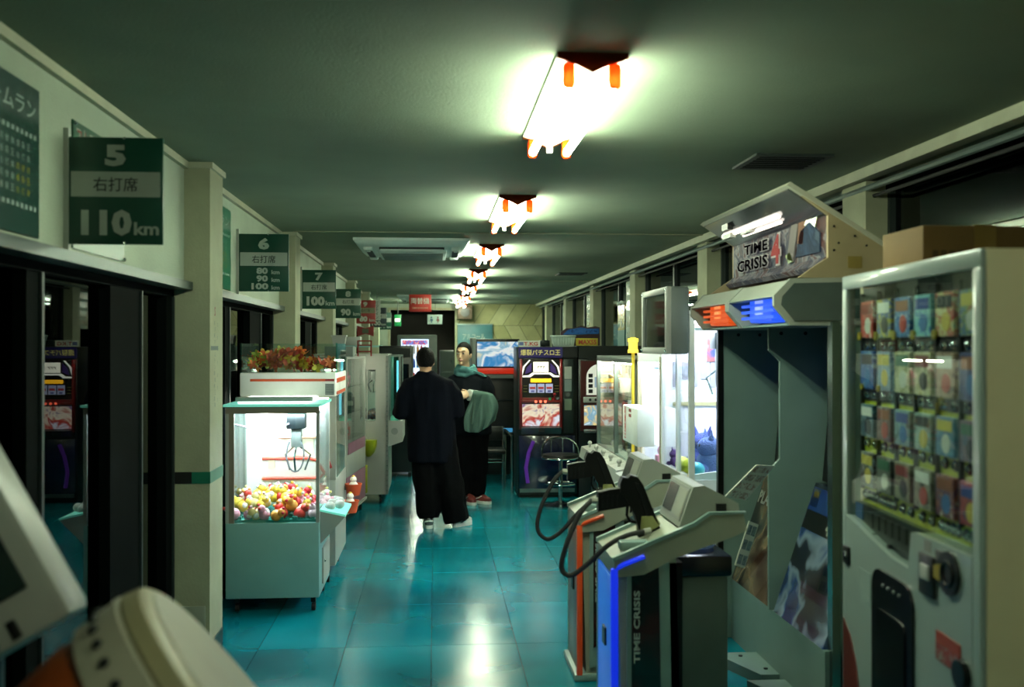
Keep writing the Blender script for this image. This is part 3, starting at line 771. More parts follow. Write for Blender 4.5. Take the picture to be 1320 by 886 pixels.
# glass tank of autumn leaves
t2 = t
t = thing('leaf_tank', 'clear tank of autumn leaves on top of the second crane game', 'tank', ((x0+x1)/2, (y0+y1)/2, 1.42))
tx0, tx1, ty0, ty1 = x0+0.015, x1-0.01, y0+0.02, y1-0.05
panes(t, tx0-0.018, tx1+0.018, ty0, ty1, 1.42, 1.615)
B(tx0, tx1, ty0, ty1, 1.421, 1.425).build('tank_floor', clear, t)
for xa in (tx0-0.016, tx1+0.006): B(xa, xa+0.012, ty0, ty0+0.012, 1.42, 1.62).build('tank_edge', mint, t)
lm = [M('leaf_%d' % i, c, 0.6, var=0.2, scale=20, alb=1.0) for i, c in enumerate(('#a8321a', '#c2541d', '#b89a2a', '#8f2a16', '#c97a2a', '#94942e'))]
def leaf_mesh(i):
    pts = []
    for k in range(20):
        a = 2*math.pi*k/20
        rr = 0.048*(0.45+0.55*abs(math.cos(2.5*a))**1.2)
        pts.append((rr*math.cos(a), rr*math.sin(a), 0.010*math.cos(2*a)))
    mb = MB(); vs = [(0, 0, 0)] + pts
    mb.add(vs, [(0, 1+k, 1+(k+1) % 20) for k in range(20)])
    mb.add([(p[0], p[1], p[2]-0.0012) for p in vs], [(0, 1+(k+1) % 20, 1+k) for k in range(20)])
    mb.tube([(-0.04, 0, 0), (-0.085, 0.004, 0.004)], 0.0012, 5)
    o = mb.build('autumn_leaf', lm[i]); return o
lp = [leaf_mesh(i) for i in range(6)]; used = set()
for k in range(120):
    i = random.choice((0, 0, 1, 1, 2, 3, 4, 5))
    o = lp[i] if i not in used else lp[i].copy()
    if i in used: col.objects.link(o)
    used.add(i)
    fx = random.random(); hmax = 0.15 if fx < 0.62 else 0.055
    xx = tx0+0.05+fx*(tx1-tx0-0.1); yy = ty0 + 0.05 + (random.random()**1.6)*(ty1-ty0-0.12)
    o.location = (xx, yy, 1.45 + random.random()*hmax*0.8)
    o.rotation_euler = (random.uniform(0.5, 2.2), random.uniform(-.7, .7), random.uniform(-1.2, 1.2))
    o.scale = (random.uniform(0.7, 1.0),)*3
    tag(o, 'dry %s maple leaf in the glass tank' % ('red', 'orange', 'yellow', 'dark red', 'amber', 'olive')[i], 'leaf', 'autumn leaves in the tank')

# prize cups hung on the aisle side of the second crane game
ob = M('basket_orange', '#d8542a', 0.4, alb=0.8)
for k, (a, c_, z) in enumerate(((-0.60, 7.02, 0.42), (-0.60, 7.30, 0.50))):
    cup = MB().lathe([(0.045, 0), (0.064, 0.085), (0.058, 0.085), (0.04, 0.006)], (a, c_, z), 20).build('prize_cup', ob, t2, label='orange cup with a small white toy')
    B(-0.668, a-0.04, c_-0.015, c_+0.015, z+0.04, z+0.07).build('cup_bracket', grey_metal, cup)
    MB().ball((a, c_, z+0.07), 0.034, 12, 8).ball((a, c_, z+0.115), 0.025, 10, 8).build('cup_toy', pm[4], cup)
    MB().ball((a, c_, z+0.138), (0.013, 0.013, 0.008), 8, 6).build('toy_cap', pm[1], cup)

# ---- third machine, pink base, turned a little
t = thing('pink_prize_machine', 'glass prize machine with pink lower panel between the cream cases', 'prize machine', (-0.785, 8.836, 0), rotz=rad(-6.6))
L = 0.90; D = 0.42
pk = M('pink_panel', '#c98aa6', 0.45, emit=0)
MB().box(-D, 0, 0, L, 0.12, 0.42, b=0.008).build('base', pk, t)
B(-D-0.01, 0.012, -0.012, L+0.012, 0.095, 0.12).build('base_rim', white_metal, t)
for xa in (-D+0.05, -0.04):
    for ya in (0.05, L-0.06): caster(t, xa, ya, 0.095)
MB().box(-D, 0, 0, L, 0.42, 0.62, b=0.006).build('middle', white_plastic, t)
B(-0.30, -0.18, -0.006, 0, 0.50, 0.56).build('coin_slot', grey_metal, t)
B(0.0, 0.004, 0.05, L-0.05, 0.62, 0.72).build('pink_band', pk, t)
corner_posts(t, -D, 0, 0, L, 0.62, 1.48, 0.025, white_metal)
panes(t, -D, 0, 0, L, 0.62, 1.48, 'ne')
B(-D, -D+0.01, 0.03, L-0.03, 0.62, 1.48).build('back_panel', white_plastic, t)
B(-D, 0, 0, L, 1.48, 1.5).build('roof', white_metal, t)
for z in (0.74, 0.98, 1.22): B(-D+0.02, -0.02, 0.03, L-0.03, z, z+0.008).build('shelf', clear, t)
MB().cyl((-0.2, 0.06, 1.46), (-0.2, L-0.06, 1.46), 0.012, seg=10).build('case_light', warm_tube, t)
mats_ = [pm[0], pm[4], M('prize_dark', '#33333a', 0.5), pm[3], pm[5], pm[1]]
for k in range(12):
    z = (0.75, 0.99, 1.23)[k % 3]; c_ = 0.12+0.2*(k//3); h = random.uniform(0.08, 0.15)
    o = MB().box(-0.04, 0.04, -0.04, 0.04, 0, h, b=0.006).ball((0, 0, h+0.02), 0.03, 10, 8).build('boxed_figure', mats_[(k*5) % 6])
    MB().box(-0.041, 0.041, -0.042, -0.040, h*0.3, h*0.7).build('label_patch', sw, o)
    ca, sa = math.cos(rad(-6.6)), math.sin(rad(-6.6)); lx = -0.12 - 0.1*(k % 2)
    o.location = (-0.785+lx*ca-c_*sa, 8.836+lx*sa+c_*ca, z); o.rotation_euler = (0, 0, rad(-6.6))
    tag(o, '%s boxed figure on the %s shelf of the pink based prize machine' % (('red', 'white', 'dark grey', 'orange', 'pink', 'yellow')[(k*5) % 6], ('lowest', 'middle', 'top')[k % 3]), 'figure', 'figures in the pink machine')
# boxes on top of it
t = tag(MB().box(-1.0, -0.745, 9.0, 9.25, 1.501, 1.595, b=0.004).build('grey_box', M('box_grey', '#97a39d', 0.6)), 'grey box on top of the pink based prize machine', 'box')
t = thing('white_tub', 'white plastic tub standing on the grey box', 'tub', (-0.88, 9.12, 1.596))
MB().loft([[(-0.88-s, 9.12-s, z), (-0.88+s, 9.12-s, z), (-0.88+s, 9.12+s, z), (-0.88-s, 9.12+s, z)] for s, z in ((0.05, 1.596), (0.064, 1.69))]).build('body', white_plastic, t)
B(-0.95, -0.81, 9.05, 9.19, 1.685, 1.698).build('rim', white_plastic, t)
t = thing('red_stand', 'small red wire stand beside the grey box', 'stand', (-0.66, 9.45, 1.501))
for z in (1.54, 1.60, 1.64): B(-0.74, -0.60, 9.42, 9.44, z, z+0.012).build('rail', red, t)
for xa in (-0.74, -0.615): B(xa, xa+0.014, 9.42, 9.44, 1.501, 1.65).build('leg', red, t)

# ---- fourth machine, tall white crane case
x0, x1, y0, y1 = -1.22, -0.476, 9.98, 10.85
t = thing('crane_game', 'tall white crane game with bolted edge and narrow side windows', 'crane game', ((x0+x1)/2, (y0+y1)/2, 0))
MB().box(x0, x1, y0+0.05, y1, 0.10, 0.82, b=0.008).build('cabinet', white_metal, t)
# front wall with two window openings
for (a, c_, d, e_) in ((x0, -0.76, 0.10, 1.50), (-0.60, x1, 0.10, 1.50), (-0.76, -0.60, 0.10, 0.84), (-0.76, -0.60, 1.36, 1.50)):
    B(a, c_, y0, y0+0.05, d, e_).build('front_panel', white_metal, t)
B(-0.69, -0.682, y0, y0+0.04, 0.84, 1.36).build('mullion', white_metal, t)
for a in (-0.757, -0.68): B(a, a+0.075, y0+0.02, y0+0.025, 0.84, 1.36).build('glass_pane', clear, t)
B(x0, x1, y0, y1, 1.50, 1.515).build('roof', white_metal, t)
B(x0, x0+0.02, y0+0.05, y1, 0.82, 1.5).build('side_panel', white_metal, t)
B(x0, x1, y1-0.02, y1, 0.82, 1.5).build('back_panel', white_metal, t)
corner_posts(t, x0, x1, y0+0.05, y1, 0.82, 1.5, 0.03, white_metal)
B(x1-0.02, x1+0.004, y0-0.006, y0+0.02, 0.10, 1.50).build('edge_strip', grey_metal, t)
for k in range(28): MB().ball((x1-0.008, y0-0.007, 0.14+k*0.05), 0.006, 6, 5).build('rivet', chrome, t)
crane(t, -0.64, 10.35, 1.42, 0.9)
MB().cyl((x0+0.06, y0+0.14, 1.47), (x1-0.06, y0+0.14, 1.47), 0.010, seg=10).build('case_light', warm_tube, t)
for xa in (x0+0.08, x1-0.08):
    for ya in (y0+0.08, y1-0.08): caster(t, xa, ya, 0.10)
mb = MB()
for k in range(60):
    a, c_ = random.uniform(x0+0.06, x1-0.06), random.uniform(y0+0.08, y1-0.06); mb.ball((a, c_, 0.86+random.random()*0.05), 0.04, 8, 6)
mb.build('prize_heap', art('heap_art', ['#2d4a6b', '#8a5a3c', '#5a7a9a', '#b98a5a'], 25), t, kind='stuff')
yg = M('lime_plastic', '#c6d21e', 0.35)
rings = []
for (z, rx, ry) in ((0.655, 0.085, 0.10), (0.60, 0.082, 0.095), (0.53, 0.06, 0.07), (0.485, 0.02, 0.03)):
    rings.append([(-0.668+rx*math.cos(a), y0-0.01-ry*math.sin(a), z) for a in [math.pi*q/12 for q in range(13)]])
MB().loft(rings).build('prize_bowl', yg, t, label='lime green bowl on the front')
MB().tube([(-0.70, y0-0.03, 0.40), (-0.70, y0-0.045, 0.36), (-0.70, y0-0.045, 0.17), (-0.70, y0-0.02, 0.13)], 0.022, 8).build('grab_bar', yg, t, label='lime green vertical bar')
MB().tube([(-0.73, y0-0.03, 0.66), (-0.71, y0-0.06, 0.72), (-0.68, y0-0.05, 0.66)], 0.004, 6).build('bowl_handle', white_plastic, t)
# glazed bay on its aisle side
bx0, bx1, by0, by1 = x1+0.004, -0.35, 10.02, 10.8
corner_posts(t, bx0, bx1, by0, by1, 0.84, 1.49, 0.02, alu)
panes(t, bx0, bx1, by0, by1, 0.84, 1.49, 'nse', mint)
MB().cyl((bx1-0.03, by0+0.04, 0.90), (bx1-0.03, by0+0.04, 1.45), 0.012, seg=10).build('bay_light', M('bay_tube', '#cfe8ff', 0.4, emit=1.6, ecol='#a8d8ff'), t)
B(bx0, bx1, by0, by1, 1.49, 1.505).build('bay_roof', alu, t)
MB().hexa([(bx0, by0-0.02, 0.58), (bx1+0.02, by0-0.02, 0.63), (bx1+0.02, by1, 0.63), (bx0, by1, 0.58), (bx0, by0-0.02, 0.84), (bx1+0.02, by0-0.02, 0.84), (bx1+0.02, by1, 0.84), (bx0, by1, 0.84)]).build('speaker_box', white_plastic, t)
MB().cyl((-0.41, by0-0.026, 0.735), (-0.41, by0-0.02, 0.735), 0.035, seg=18).build('speaker_grille', M('grille_pale', '#b5beb8', 0.6), t)

# ---- black cabinet and things further on
t = thing('black_cabinet', 'tall black arcade cabinet behind the white crane game', 'cabinet', (-0.48, 12.3, 0))
MB().box(-0.68, -0.28, 12.0, 12.7, 0.06, 1.60, b=0.01).build('case', black_plastic, t)
B(-0.66, -0.30, 11.992, 12.0, 1.46, 1.57).build('header', M('header_dark', '#1d2624', 0.3), t)
B(-0.64, -0.32, 11.99, 12.0, 0.95, 1.38).build('screen', M('screen_off', '#050707', 0.1), t)
for xa in (-0.66, -0.33):
    for ya in (12.04, 12.6): B(xa, xa+0.04, ya, ya+0.05, 0, 0.06).build('foot', rubber, t)
t = thing('low_shelf_unit', 'pale shelf unit in front of the far batting door', 'shelf', (-1.0, 13.4, 0))
for z in (0.3, 0.8, 1.3, 1.58): B(-1.26, -0.72, 13.2, 13.6, z, z+0.025).build('shelf', case_grey, t)
for xa in (-1.26, -0.745):
    for ya in (13.2, 13.575): B(xa, xa+0.025, ya, ya+0.025, 0, 1.61).build('upright', case_grey, t)
tag(MB().box(-1.2, -1.0, 13.25, 13.5, 1.606, 1.72, b=0.005).build('white_carton', white_plastic), 'white carton on the pale shelf unit', 'carton')

# far drinks machine
t = thing('drinks_machine', 'lit far drinks vending machine near the doorway', 'vending machine', (-0.33, 18.3, 0))
B(-0.69, 0.03, 18.0, 18.7, 0.05, 1.80, b=0.015).build('case', M('far_vm_grey', '#9aa99f', 0.5), t)
B(-0.66, 0.0, 18.1, 18.6, 0, 0.05).build('plinth', black_plastic, t)
B(-0.62, -0.12, 17.99, 18.0, 0.85, 1.72).build('backlit_panel', M('vm_backlight', '#dfeaf4', 0.4, emit=1.6, ecol='#cfe4ff'), t)
cc = ['#d23a3a', '#2d62c8', '#f0f0f0', '#3a9ad2', '#e0a030', '#2d4ab0']
for r_ in range(3):
    for k in range(7):
        a = -0.585 + 0.067*k; z = 0.95 + 0.25*r_
        MB().lathe([(0.022, 0), (0.024, 0.01), (0.024, 0.12), (0.012, 0.15), (0.012, 0.165)], (a, 17.965, z), 10).build('sample_bottle', M('drink_%d' % ((k*2+r_) % 6), cc[(k*2+r_) % 6], 0.3, emit=0.25), t)
B(-0.60, -0.14, 17.985, 17.992, 1.62, 1.70).build('banner', art('vm_banner', ['#f4f8ff', '#3a78d8', '#d84a4a', '#eaf2ff'], 14, emit=0.9), t)
B(-0.10, 0.0, 17.988, 18.0, 0.95, 1.25).build('coin_panel', grey_metal, t)
B(-0.55, -0.15, 17.985, 18.0, 0.25, 0.45, b=0.01).build('pickup_flap', black_plastic, t)
t = thing('grey_locker', 'grey metal locker right of the far drinks machine', 'locker', (0.22, 17.5, 0))
B(0.08, 0.33, 17.3, 17.8, 0.0, 1.52, b=0.01).build('case', M('locker_grey', '#56655d', 0.4, 0.3), t)
for k in range(4): 
    d = B(0.095, 0.315, 17.29, 17.3, 0.08+k*0.36, 0.41+k*0.36).build('door', M('locker_door', '#4a5850', 0.4, 0.3), t)
    B(0.28, 0.295, 17.28, 17.29, 0.22+k*0.36, 0.28+k*0.36).build('handle', chrome, d)

# blue banner hung inside the second glass bay
t = thing('blue_banner', 'blue paper banner hung on the glass above the second crane game', 'banner', (-1.35, 7.45, 1.45))
B(-1.378, -1.372, 7.30, 7.62, 1.45, 1.72).build('sheet', M('banner_blue', '#1f6aa8', 0.6, alb=0.9), t)
B(-1.378, -1.372, 7.30, 7.62, 1.72, 1.86).build('upper_sheet', M('banner_olive', '#7d8a5a', 0.6, alb=0.9), t)
# ================================================================== FAR RIGHT: SLOT MACHINES
navy = M('navy_gloss', '#1c2450', 0.18, var=0.15, coat=0.5)
slot_black = M('slot_black', '#12181a', 0.3)
slot_red = M('slot_red', '#a3161c', 0.3, coat=0.5)
silver = M('silver_plastic', '#b6bcc0', 0.25, 0.7)
ys = 10.29
t = thing('slot_machine', 'slot machine with purple header and red frame, lettered in yellow', 'slot machine', (1.18, ys+0.3, 0))
MB().box(0.87, 1.50, ys+0.02, ys+0.60, 0.03, 1.59, b=0.006).build('cabinet', slot_black, t)
B(0.875, 1.34, ys-0.01, ys+0.02, 1.475, 1.585).build('header', M('header_purple', '#2a1f66', 0.3, emit=0.15), t)
text('爆裂パチスロ王', (1.105, ys-0.013, 1.53), *FY, M('header_yellow', '#e2d27a', 0.4, emit=0.5), t, w=0.42, h=0.062)
B(1.34, 1.50, ys-0.005, ys+0.02, 1.475, 1.585).build('header_end', slot_black, t)
# red frame
for (a, c_, d, e_) in ((0.885, 0.912, 0.72, 1.46), (1.308, 1.335, 0.72, 1.46), (0.912, 1.308, 1.02, 1.055)):
    B(a, c_, ys-0.03, ys+0.02, d, e_, b=0.004).build('red_frame', slot_red, t)
fy = ys - 0.005
B(0.912, 1.308, fy, ys+0.02, 1.055, 1.46).build('display_panel', M('slot_panel', '#1c1010', 0.2), t)
lit_w = M('lit_white', '#f2efe2', 0.4, emit=1.3)
MB().prism([(0.915, 1.27), (1.00, 1.27), (1.04, 1.30), (1.20, 1.30), (1.24, 1.27), (1.305, 1.27), (1.305, 1.285), (1.255, 1.29), (1.215, 1.318), (1.02, 1.318), (0.98, 1.29), (0.915, 1.285)], 'y', fy-0.008, fy).build('white_trim', lit_w, t)
for s in (-1, 1):
    xc = 1.11; MB().prism([(xc+s*0.195, 1.29), (xc+s*0.17, 1.38), (xc+s*0.11, 1.45), (xc+s*0.125, 1.45), (xc+s*0.19, 1.38), (xc+s*0.205, 1.29)], 'y', fy-0.008, fy).build('arch_rib', lit_w, t)
    MB().prism([(xc+s*0.17, 1.30), (xc+s*0.15, 1.37), (xc+s*0.10, 1.42), (xc+s*0.10, 1.33)], 'y', fy-0.006, fy).build('wing_light', M('wing_purple', '#4a2f7a', 0.3, emit=0.35), t)
B(1.03, 1.19, fy-0.01, fy, 1.325, 1.43).build('top_screen', M('slot_screen', '#f4efdc', 0.3, emit=1.5), t)
text('777', (1.11, fy-0.012, 1.375), *FY, M('screen_grey', '#8c8a80'), t, w=0.09, h=0.025)
MB().box(1.00, 1.22, fy-0.012, fy, 1.215, 1.255, b=0.008).build('bonus_lamp', M('amber_lamp', '#f2b01e', 0.3, emit=2.2), t)
for k in range(3):
    xa = 0.985+k*0.088
    r_ = B(xa, xa+0.075, fy-0.006, fy, 1.105, 1.20).build('reel', M('reel_lilac', '#b9bce0', 0.4, emit=0.6), t)
    MB().box(xa+0.008, xa+0.067, fy-0.010, fy-0.006, 1.145, 1.168, b=0.004).build('reel_symbol', M('reel_red', '#c23a3a', 0.4, emit=0.4), r_)
    MB().box(xa+0.02, xa+0.055, fy-0.010, fy-0.006, 1.112, 1.132, b=0.004).build('reel_symbol', M('reel_blue', '#6a6fb8', 0.4, emit=0.3), r_)
for k in range(3):
    for s in (0, 1):
        B(0.925 if s == 0 else 1.255, 0.965 if s == 0 else 1.30, fy-0.004, fy, 1.115+k*0.03, 1.12+k*0.03).build('payout_line', M('pay_olive', '#7d7a3a', emit=0.3), t)
B(0.90, 1.32, ys-0.075, ys+0.02, 1.005, 1.03, b=0.004).build('button_shelf', slot_red, t)
for k in range(3): MB().cyl((1.05+k*0.05, ys-0.078, 1.017), (1.05+k*0.05, ys-0.07, 1.017), 0.014, seg=14).build('stop_button', M('button_red_lit', '#ff6a50', 0.3, emit=2.5), t)
MB().cyl((1.20, ys-0.05, 1.03), (1.20, ys-0.05, 1.055), 0.014, seg=12).build('green_button', M('btn_green', '#1f9a5a', 0.3, emit=0.3), t)
MB().cyl((1.24, ys-0.04, 1.03), (1.25, ys-0.06, 1.085), 0.006, seg=8).ball((1.25, ys-0.06, 1.09), 0.018, 10, 8).build('start_lever', M('btn_redball', '#c21f2a', 0.3), t)
MB().ball((1.285, ys-0.05, 1.045), (0.025, 0.02, 0.018), 10, 8).build('coin_entry', silver, t)
B(0.915, 1.305, ys-0.012, ys+0.02, 0.755, 0.985).build('belly_glass', art('belly_art', ['#23284a', '#d7dbe8', '#b03a30', '#e8d8c0', '#6a4a8a', '#f2f2ee'], 5, emit=0.9, seed=3, dist=0.7), t, label='backlit picture panel')
MB().hexa([(0.90, ys-0.02, 0.67), (1.32, ys-0.02, 0.67), (1.32, ys+0.02, 0.67), (0.90, ys+0.02, 0.67), (0.90, ys-0.10, 0.745), (1.32, ys-0.10, 0.745), (1.32, ys+0.02, 0.745), (0.90, ys+0.02, 0.745)]).build('coin_tray', silver, t)
B(1.08, 1.14, ys-0.095, ys-0.06, 0.70, 0.735).build('tray_emblem', black_plastic, t)
# side token unit
B(1.345, 1.455, ys-0.012, ys+0.02, 0.68, 1.46, b=0.004).build('token_unit', M('token_dark', '#23302f', 0.35), t)
for (z0_, z1_, m) in ((1.25, 1.38, white_plastic), (1.12, 1.245, M('token_grey', '#9fb0b0', 0.5)), (0.92, 1.04, M('token_pale', '#8fa08a', 0.5))):
    B(1.36, 1.435, ys-0.016, ys-0.012, z0_, z1_).build('notice', m, t)
MB().cyl((1.395, ys-0.02, 1.085), (1.395, ys-0.012, 1.085), 0.022, seg=14).build('lock', silver, t)
# lower cabinet
B(0.88, 1.47, ys-0.03, ys+0.02, 0.10, 0.655, b=0.004).build('lower_door', navy, t)
B(0.885, 1.465, ys-0.034, ys-0.03, 0.06, 0.10).build('kick_strip', alu, t)
MB().tube([(0.97, ys-0.032, 0.16), (0.95, ys-0.032, 0.32), (0.98, ys-0.032, 0.48), (1.03, ys-0.032, 0.60)], 0.020, 8).build('neon_strip', M('violet_light', '#7a3ac0', 0.3, emit=0.16), t, label='violet curved light strip')  # purple reflection on the glossy door, painted as a glowing strip
B(0.885, 1.48, ys+0.05, ys+0.55, 0, 0.03).build('plinth', black_plastic, t)

t = thing('slot_machine', 'white arched slot machine half hidden behind the showcase glass', 'slot machine', (1.78, ys+0.3, 0))
MB().box(1.512, 2.28, ys+0.02, ys+0.60, 0, 1.46, b=0.006).build('cabinet', slot_black, t)
B(1.512, 2.28, ys-0.01, ys+0.6, 1.465, 1.60).build('header', M('header_black', '#0d1513', 0.4), t)
B(1.535, 1.95, ys, ys+0.02, 0.70, 1.44).build('face', M('slot_maroon', '#5a1a1c', 0.3), t)
arch = [(1.60+0.13, 1.10)] + [(1.745+0.15*math.cos(a), 1.27+0.14*math.sin(a)) for a in [math.pi*k/12 for k in range(13)]]
MB().prism([(1.895, 1.08)] + arch[1:] + [(1.595, 1.08)], 'y', ys-0.012, ys).build('arch_panel', M('arch_ivory', '#dfe2d2', 0.4, emit=0.7), t)
for k in range(4): B(1.615, 1.66, ys-0.016, ys-0.012, 1.10+k*0.055, 1.14+k*0.055).build('icon', black_plastic, t)
B(1.68, 1.80, ys-0.016, ys-0.012, 1.16, 1.27).build('reel_window', M('reel_window', '#9fb6c8', 0.3, emit=0.5), t)
B(1.56, 1.95, ys-0.03, ys, 1.0, 1.06, b=0.006).build('button_shelf', white_plastic, t)
for k in range(3): MB().cyl((1.63+k*0.06, ys-0.034, 1.03), (1.63+k*0.06, ys-0.03, 1.03), 0.015, seg=12).build('button', black_plastic, t)
B(1.57, 1.93, ys-0.012, ys, 0.76, 0.97).build('picture_panel', art('belly_art2', ['#cfe0ea', '#7fa8c0', '#e0c88a', '#f0ece0'], 9, emit=0.8), t)
B(1.56, 1.94, ys-0.05, ys, 0.68, 0.72, b=0.006).build('coin_tray', silver, t)

# things on top of the slot cabinets
t = thing('number_plate_sign', 'white plate with red lettering on top of the slot machine', 'sign', (0.99, ys+0.06, 1.592))
B(0.875, 1.105, ys+0.05, ys+0.07, 1.592, 1.655).build('plate', sw, t); text('T.KG', (1.01, ys+0.047, 1.622), *FY, red_ink, t, w=0.15, h=0.04)
B(0.885, 0.93, ys+0.046, ys+0.05, 1.605, 1.64).build('blue_mark', M('mark_blue', '#4a5a9a'), t)
t = thing('number_plate_sign', 'yellow plate with red lettering on top of the black header', 'sign', (1.62, ys+0.03, 1.602))
B(1.49, 1.72, ys+0.02, ys+0.04, 1.602, 1.68).build('plate', M('plate_yellow', '#c9b62e', 0.5), t); text('MAX55', (1.61, ys+0.017, 1.64), *FY, red_ink, t, w=0.19, h=0.05)
t = thing('basket', 'white plastic basket on top of the slot machine', 'basket', (1.35, ys+0.12, 1.592))
MB().loft([[(1.36-s, ys+0.12-s*0.7, z), (1.36+s, ys+0.12-s*0.7, z), (1.36+s, ys+0.12+s*0.7, z), (1.36-s, ys+0.12+s*0.7, z)] for s, z in ((0.105, 1.592), (0.122, 1.70))]).build('body', M('basket_white', '#bcd0c4', 0.5), t)
B(1.232, 1.488, ys+0.03, ys+0.21, 1.695, 1.712, b=0.004).build('rim', M('basket_rim', '#cfe0d4', 0.5), t)
for k in range(7): B(1.27+k*0.028, 1.276+k*0.028, ys+0.032, ys+0.04, 1.61, 1.69).build('rib', MATS['basket_rim'], t)
t = thing('topper_board', 'dark blue and maroon topper board with wavy top edge behind the basket', 'sign', (1.58, ys+0.3, 1.602))
MB().prism([(1.36, 1.602), (1.79, 1.602), (1.79, 1.80), (1.74, 1.815), (1.66, 1.80), (1.58, 1.82), (1.50, 1.79), (1.42, 1.79), (1.36, 1.75)], 'y', ys+0.3, ys+0.34).build('board', M('topper_maroon', '#3a1620', 0.4), t)
MB().prism([(1.38, 1.72), (1.78, 1.73), (1.78, 1.79), (1.66, 1.785), (1.58, 1.80), (1.44, 1.775)], 'y', ys+0.29, ys+0.3).build('blue_flash', art('topper_blue', ['#1d3f8a', '#2f6ab8', '#12265a'], 18), t)

tag(MB().box(1.12, 1.22, ys+0.1, ys+0.3, 1.592, 1.66, b=0.01).build('small_carton', dark_metal), 'small dark carton beside the white basket', 'carton')

# stool in front of the slot machine
t = thing('bar_stool', 'chrome stool with hooped back before the slot machine', 'stool', (1.25, 9.76, 0))
cx_, cy_ = 1.25, 9.76
MB().lathe([(0.19, 0), (0.19, 0.012), (0.06, 0.03), (0.03, 0.05)], (cx_, cy_, 0), 28).build('base', chrome, t)
MB().cyl((cx_, cy_, 0.04), (cx_, cy_, 0.47), 0.022, seg=14).build('column', chrome, t)
MB().ring((cx_, cy_, 0.22), 0.15, 0.009).build('foot_ring', chrome, t)
for k in range(3):
    a = k*2.094+0.4; MB().cyl((cx_, cy_, 0.22), (cx_+0.15*math.cos(a), cy_+0.15*math.sin(a), 0.22), 0.006, seg=8).build('ring_spoke', chrome, t)
MB().lathe([(0.02, 0), (0.17, 0.0), (0.185, 0.02), (0.18, 0.045), (0.02, 0.055)], (cx_, cy_, 0.47), 28).build('seat', M('stool_vinyl', '#151a1a', 0.35), t)
MB().ring((cx_, cy_, 0.48), 0.187, 0.010).build('seat_band', chrome, t)
hp = [(cx_-0.185*math.cos(a), cy_+0.17*math.sin(a)*0.9, 0.50+0.17*math.sin(a)**0.6) for a in [math.pi*k/14 for k in range(15)]]
MB().tube(hp, 0.010, 8).build('back_hoop', chrome, t)
for k in (5, 8, 11): MB().cyl((hp[k][0], hp[k][1], 0.49), hp[k], 0.007, seg=8).build('back_rod', chrome, t)

# sit-down cabinet with picture screen behind the woman
yg_ = 12.1
t = thing('arcade_cabinet', 'black sit-down arcade cabinet with blue picture screen and red bar', 'arcade cabinet', (0.77, yg_+0.5, 0))
MB().box(0.47, 1.05, yg_+0.05, yg_+0.9, 0.0, 1.66, b=0.01).build('case', black_plastic, t)
B(0.44, 0.50, yg_-0.10, yg_+0.4, 1.25, 1.70, b=0.01).build('side_fin', white_plastic, t)
B(0.50, 1.04, yg_, yg_+0.06, 1.33, 1.685, b=0.006).build('screen_bezel', black_plastic, t)
B(0.515, 1.03, yg_-0.006, yg_, 1.345, 1.65).build('screen', art('screen_blue_art', ['#0d3a6a', '#e9f4fa', '#3a8ac8', '#f4f8fa', '#8ab8d0', '#d8d8c0'], 3.2, emit=0.75, seed=7, dist=0.8), t, label='picture screen in blues and white')
B(0.50, 1.04, yg_-0.06, yg_, 1.255, 1.325, b=0.01).build('red_bar', M('red_bar', '#d83018', 0.35, emit=0.5), t)
B(0.50, 1.04, yg_-0.03, yg_, 1.20, 1.25).build('grey_ledge', grey_metal, t)
B(0.74, 0.95, yg_+0.02, yg_+0.052, 0.92, 0.935).build('chrome_badge', chrome, t)
B(0.48, 1.06, yg_-0.35, yg_+0.06, 0.52, 0.56, b=0.008).build('control_shelf', dark_metal, t)
B(0.82, 0.93, yg_-0.30, yg_-0.2, 0.56, 0.60).build('card_reader', M('card_blue', '#4aa0d8', 0.3, emit=0.5), t)
B(0.99, 1.05, yg_-0.10, yg_+0.05, 0.0, 1.25).build('side_post', alu, t)
t = thing('handrail', 'chrome handrail post and bar left of the slot machine', 'handrail', (0.845, 10.6, 0))
MB().cyl((0.83, 10.60, 0.0), (0.83, 10.60, 0.62), 0.018, seg=12).build('rail_post', chrome, t)
MB().tube([(0.83, 10.60, 0.60), (0.83, 10.7, 0.62), (0.83, 11.70, 0.60), (0.83, 11.72, 0.02)], 0.014, 8).build('rail', chrome, t)
t = thing('chair', 'low chrome framed chair with dark seat behind the woman', 'chair', (0.74, 11.3, 0))
for xa in (0.565, 0.785):
    for ya in (11.12, 11.42): MB().cyl((xa, ya, 0), (xa, ya, 0.37 if ya < 11.3 else 0.66), 0.011, seg=10).build('leg', chrome, t)
MB().box(0.55, 0.80, 11.10, 11.44, 0.37, 0.42, b=0.015).build('seat', M('chair_vinyl', '#131818', 0.4), t)
MB().box(0.555, 0.795, 11.41, 11.44, 0.50, 0.66, b=0.01).build('backrest', MATS['chair_vinyl'], t)
for ya in (11.12, 11.42): MB().cyl((0.565, ya, 0.28), (0.785, ya, 0.28), 0.008, seg=8).build('stretcher', chrome, t)

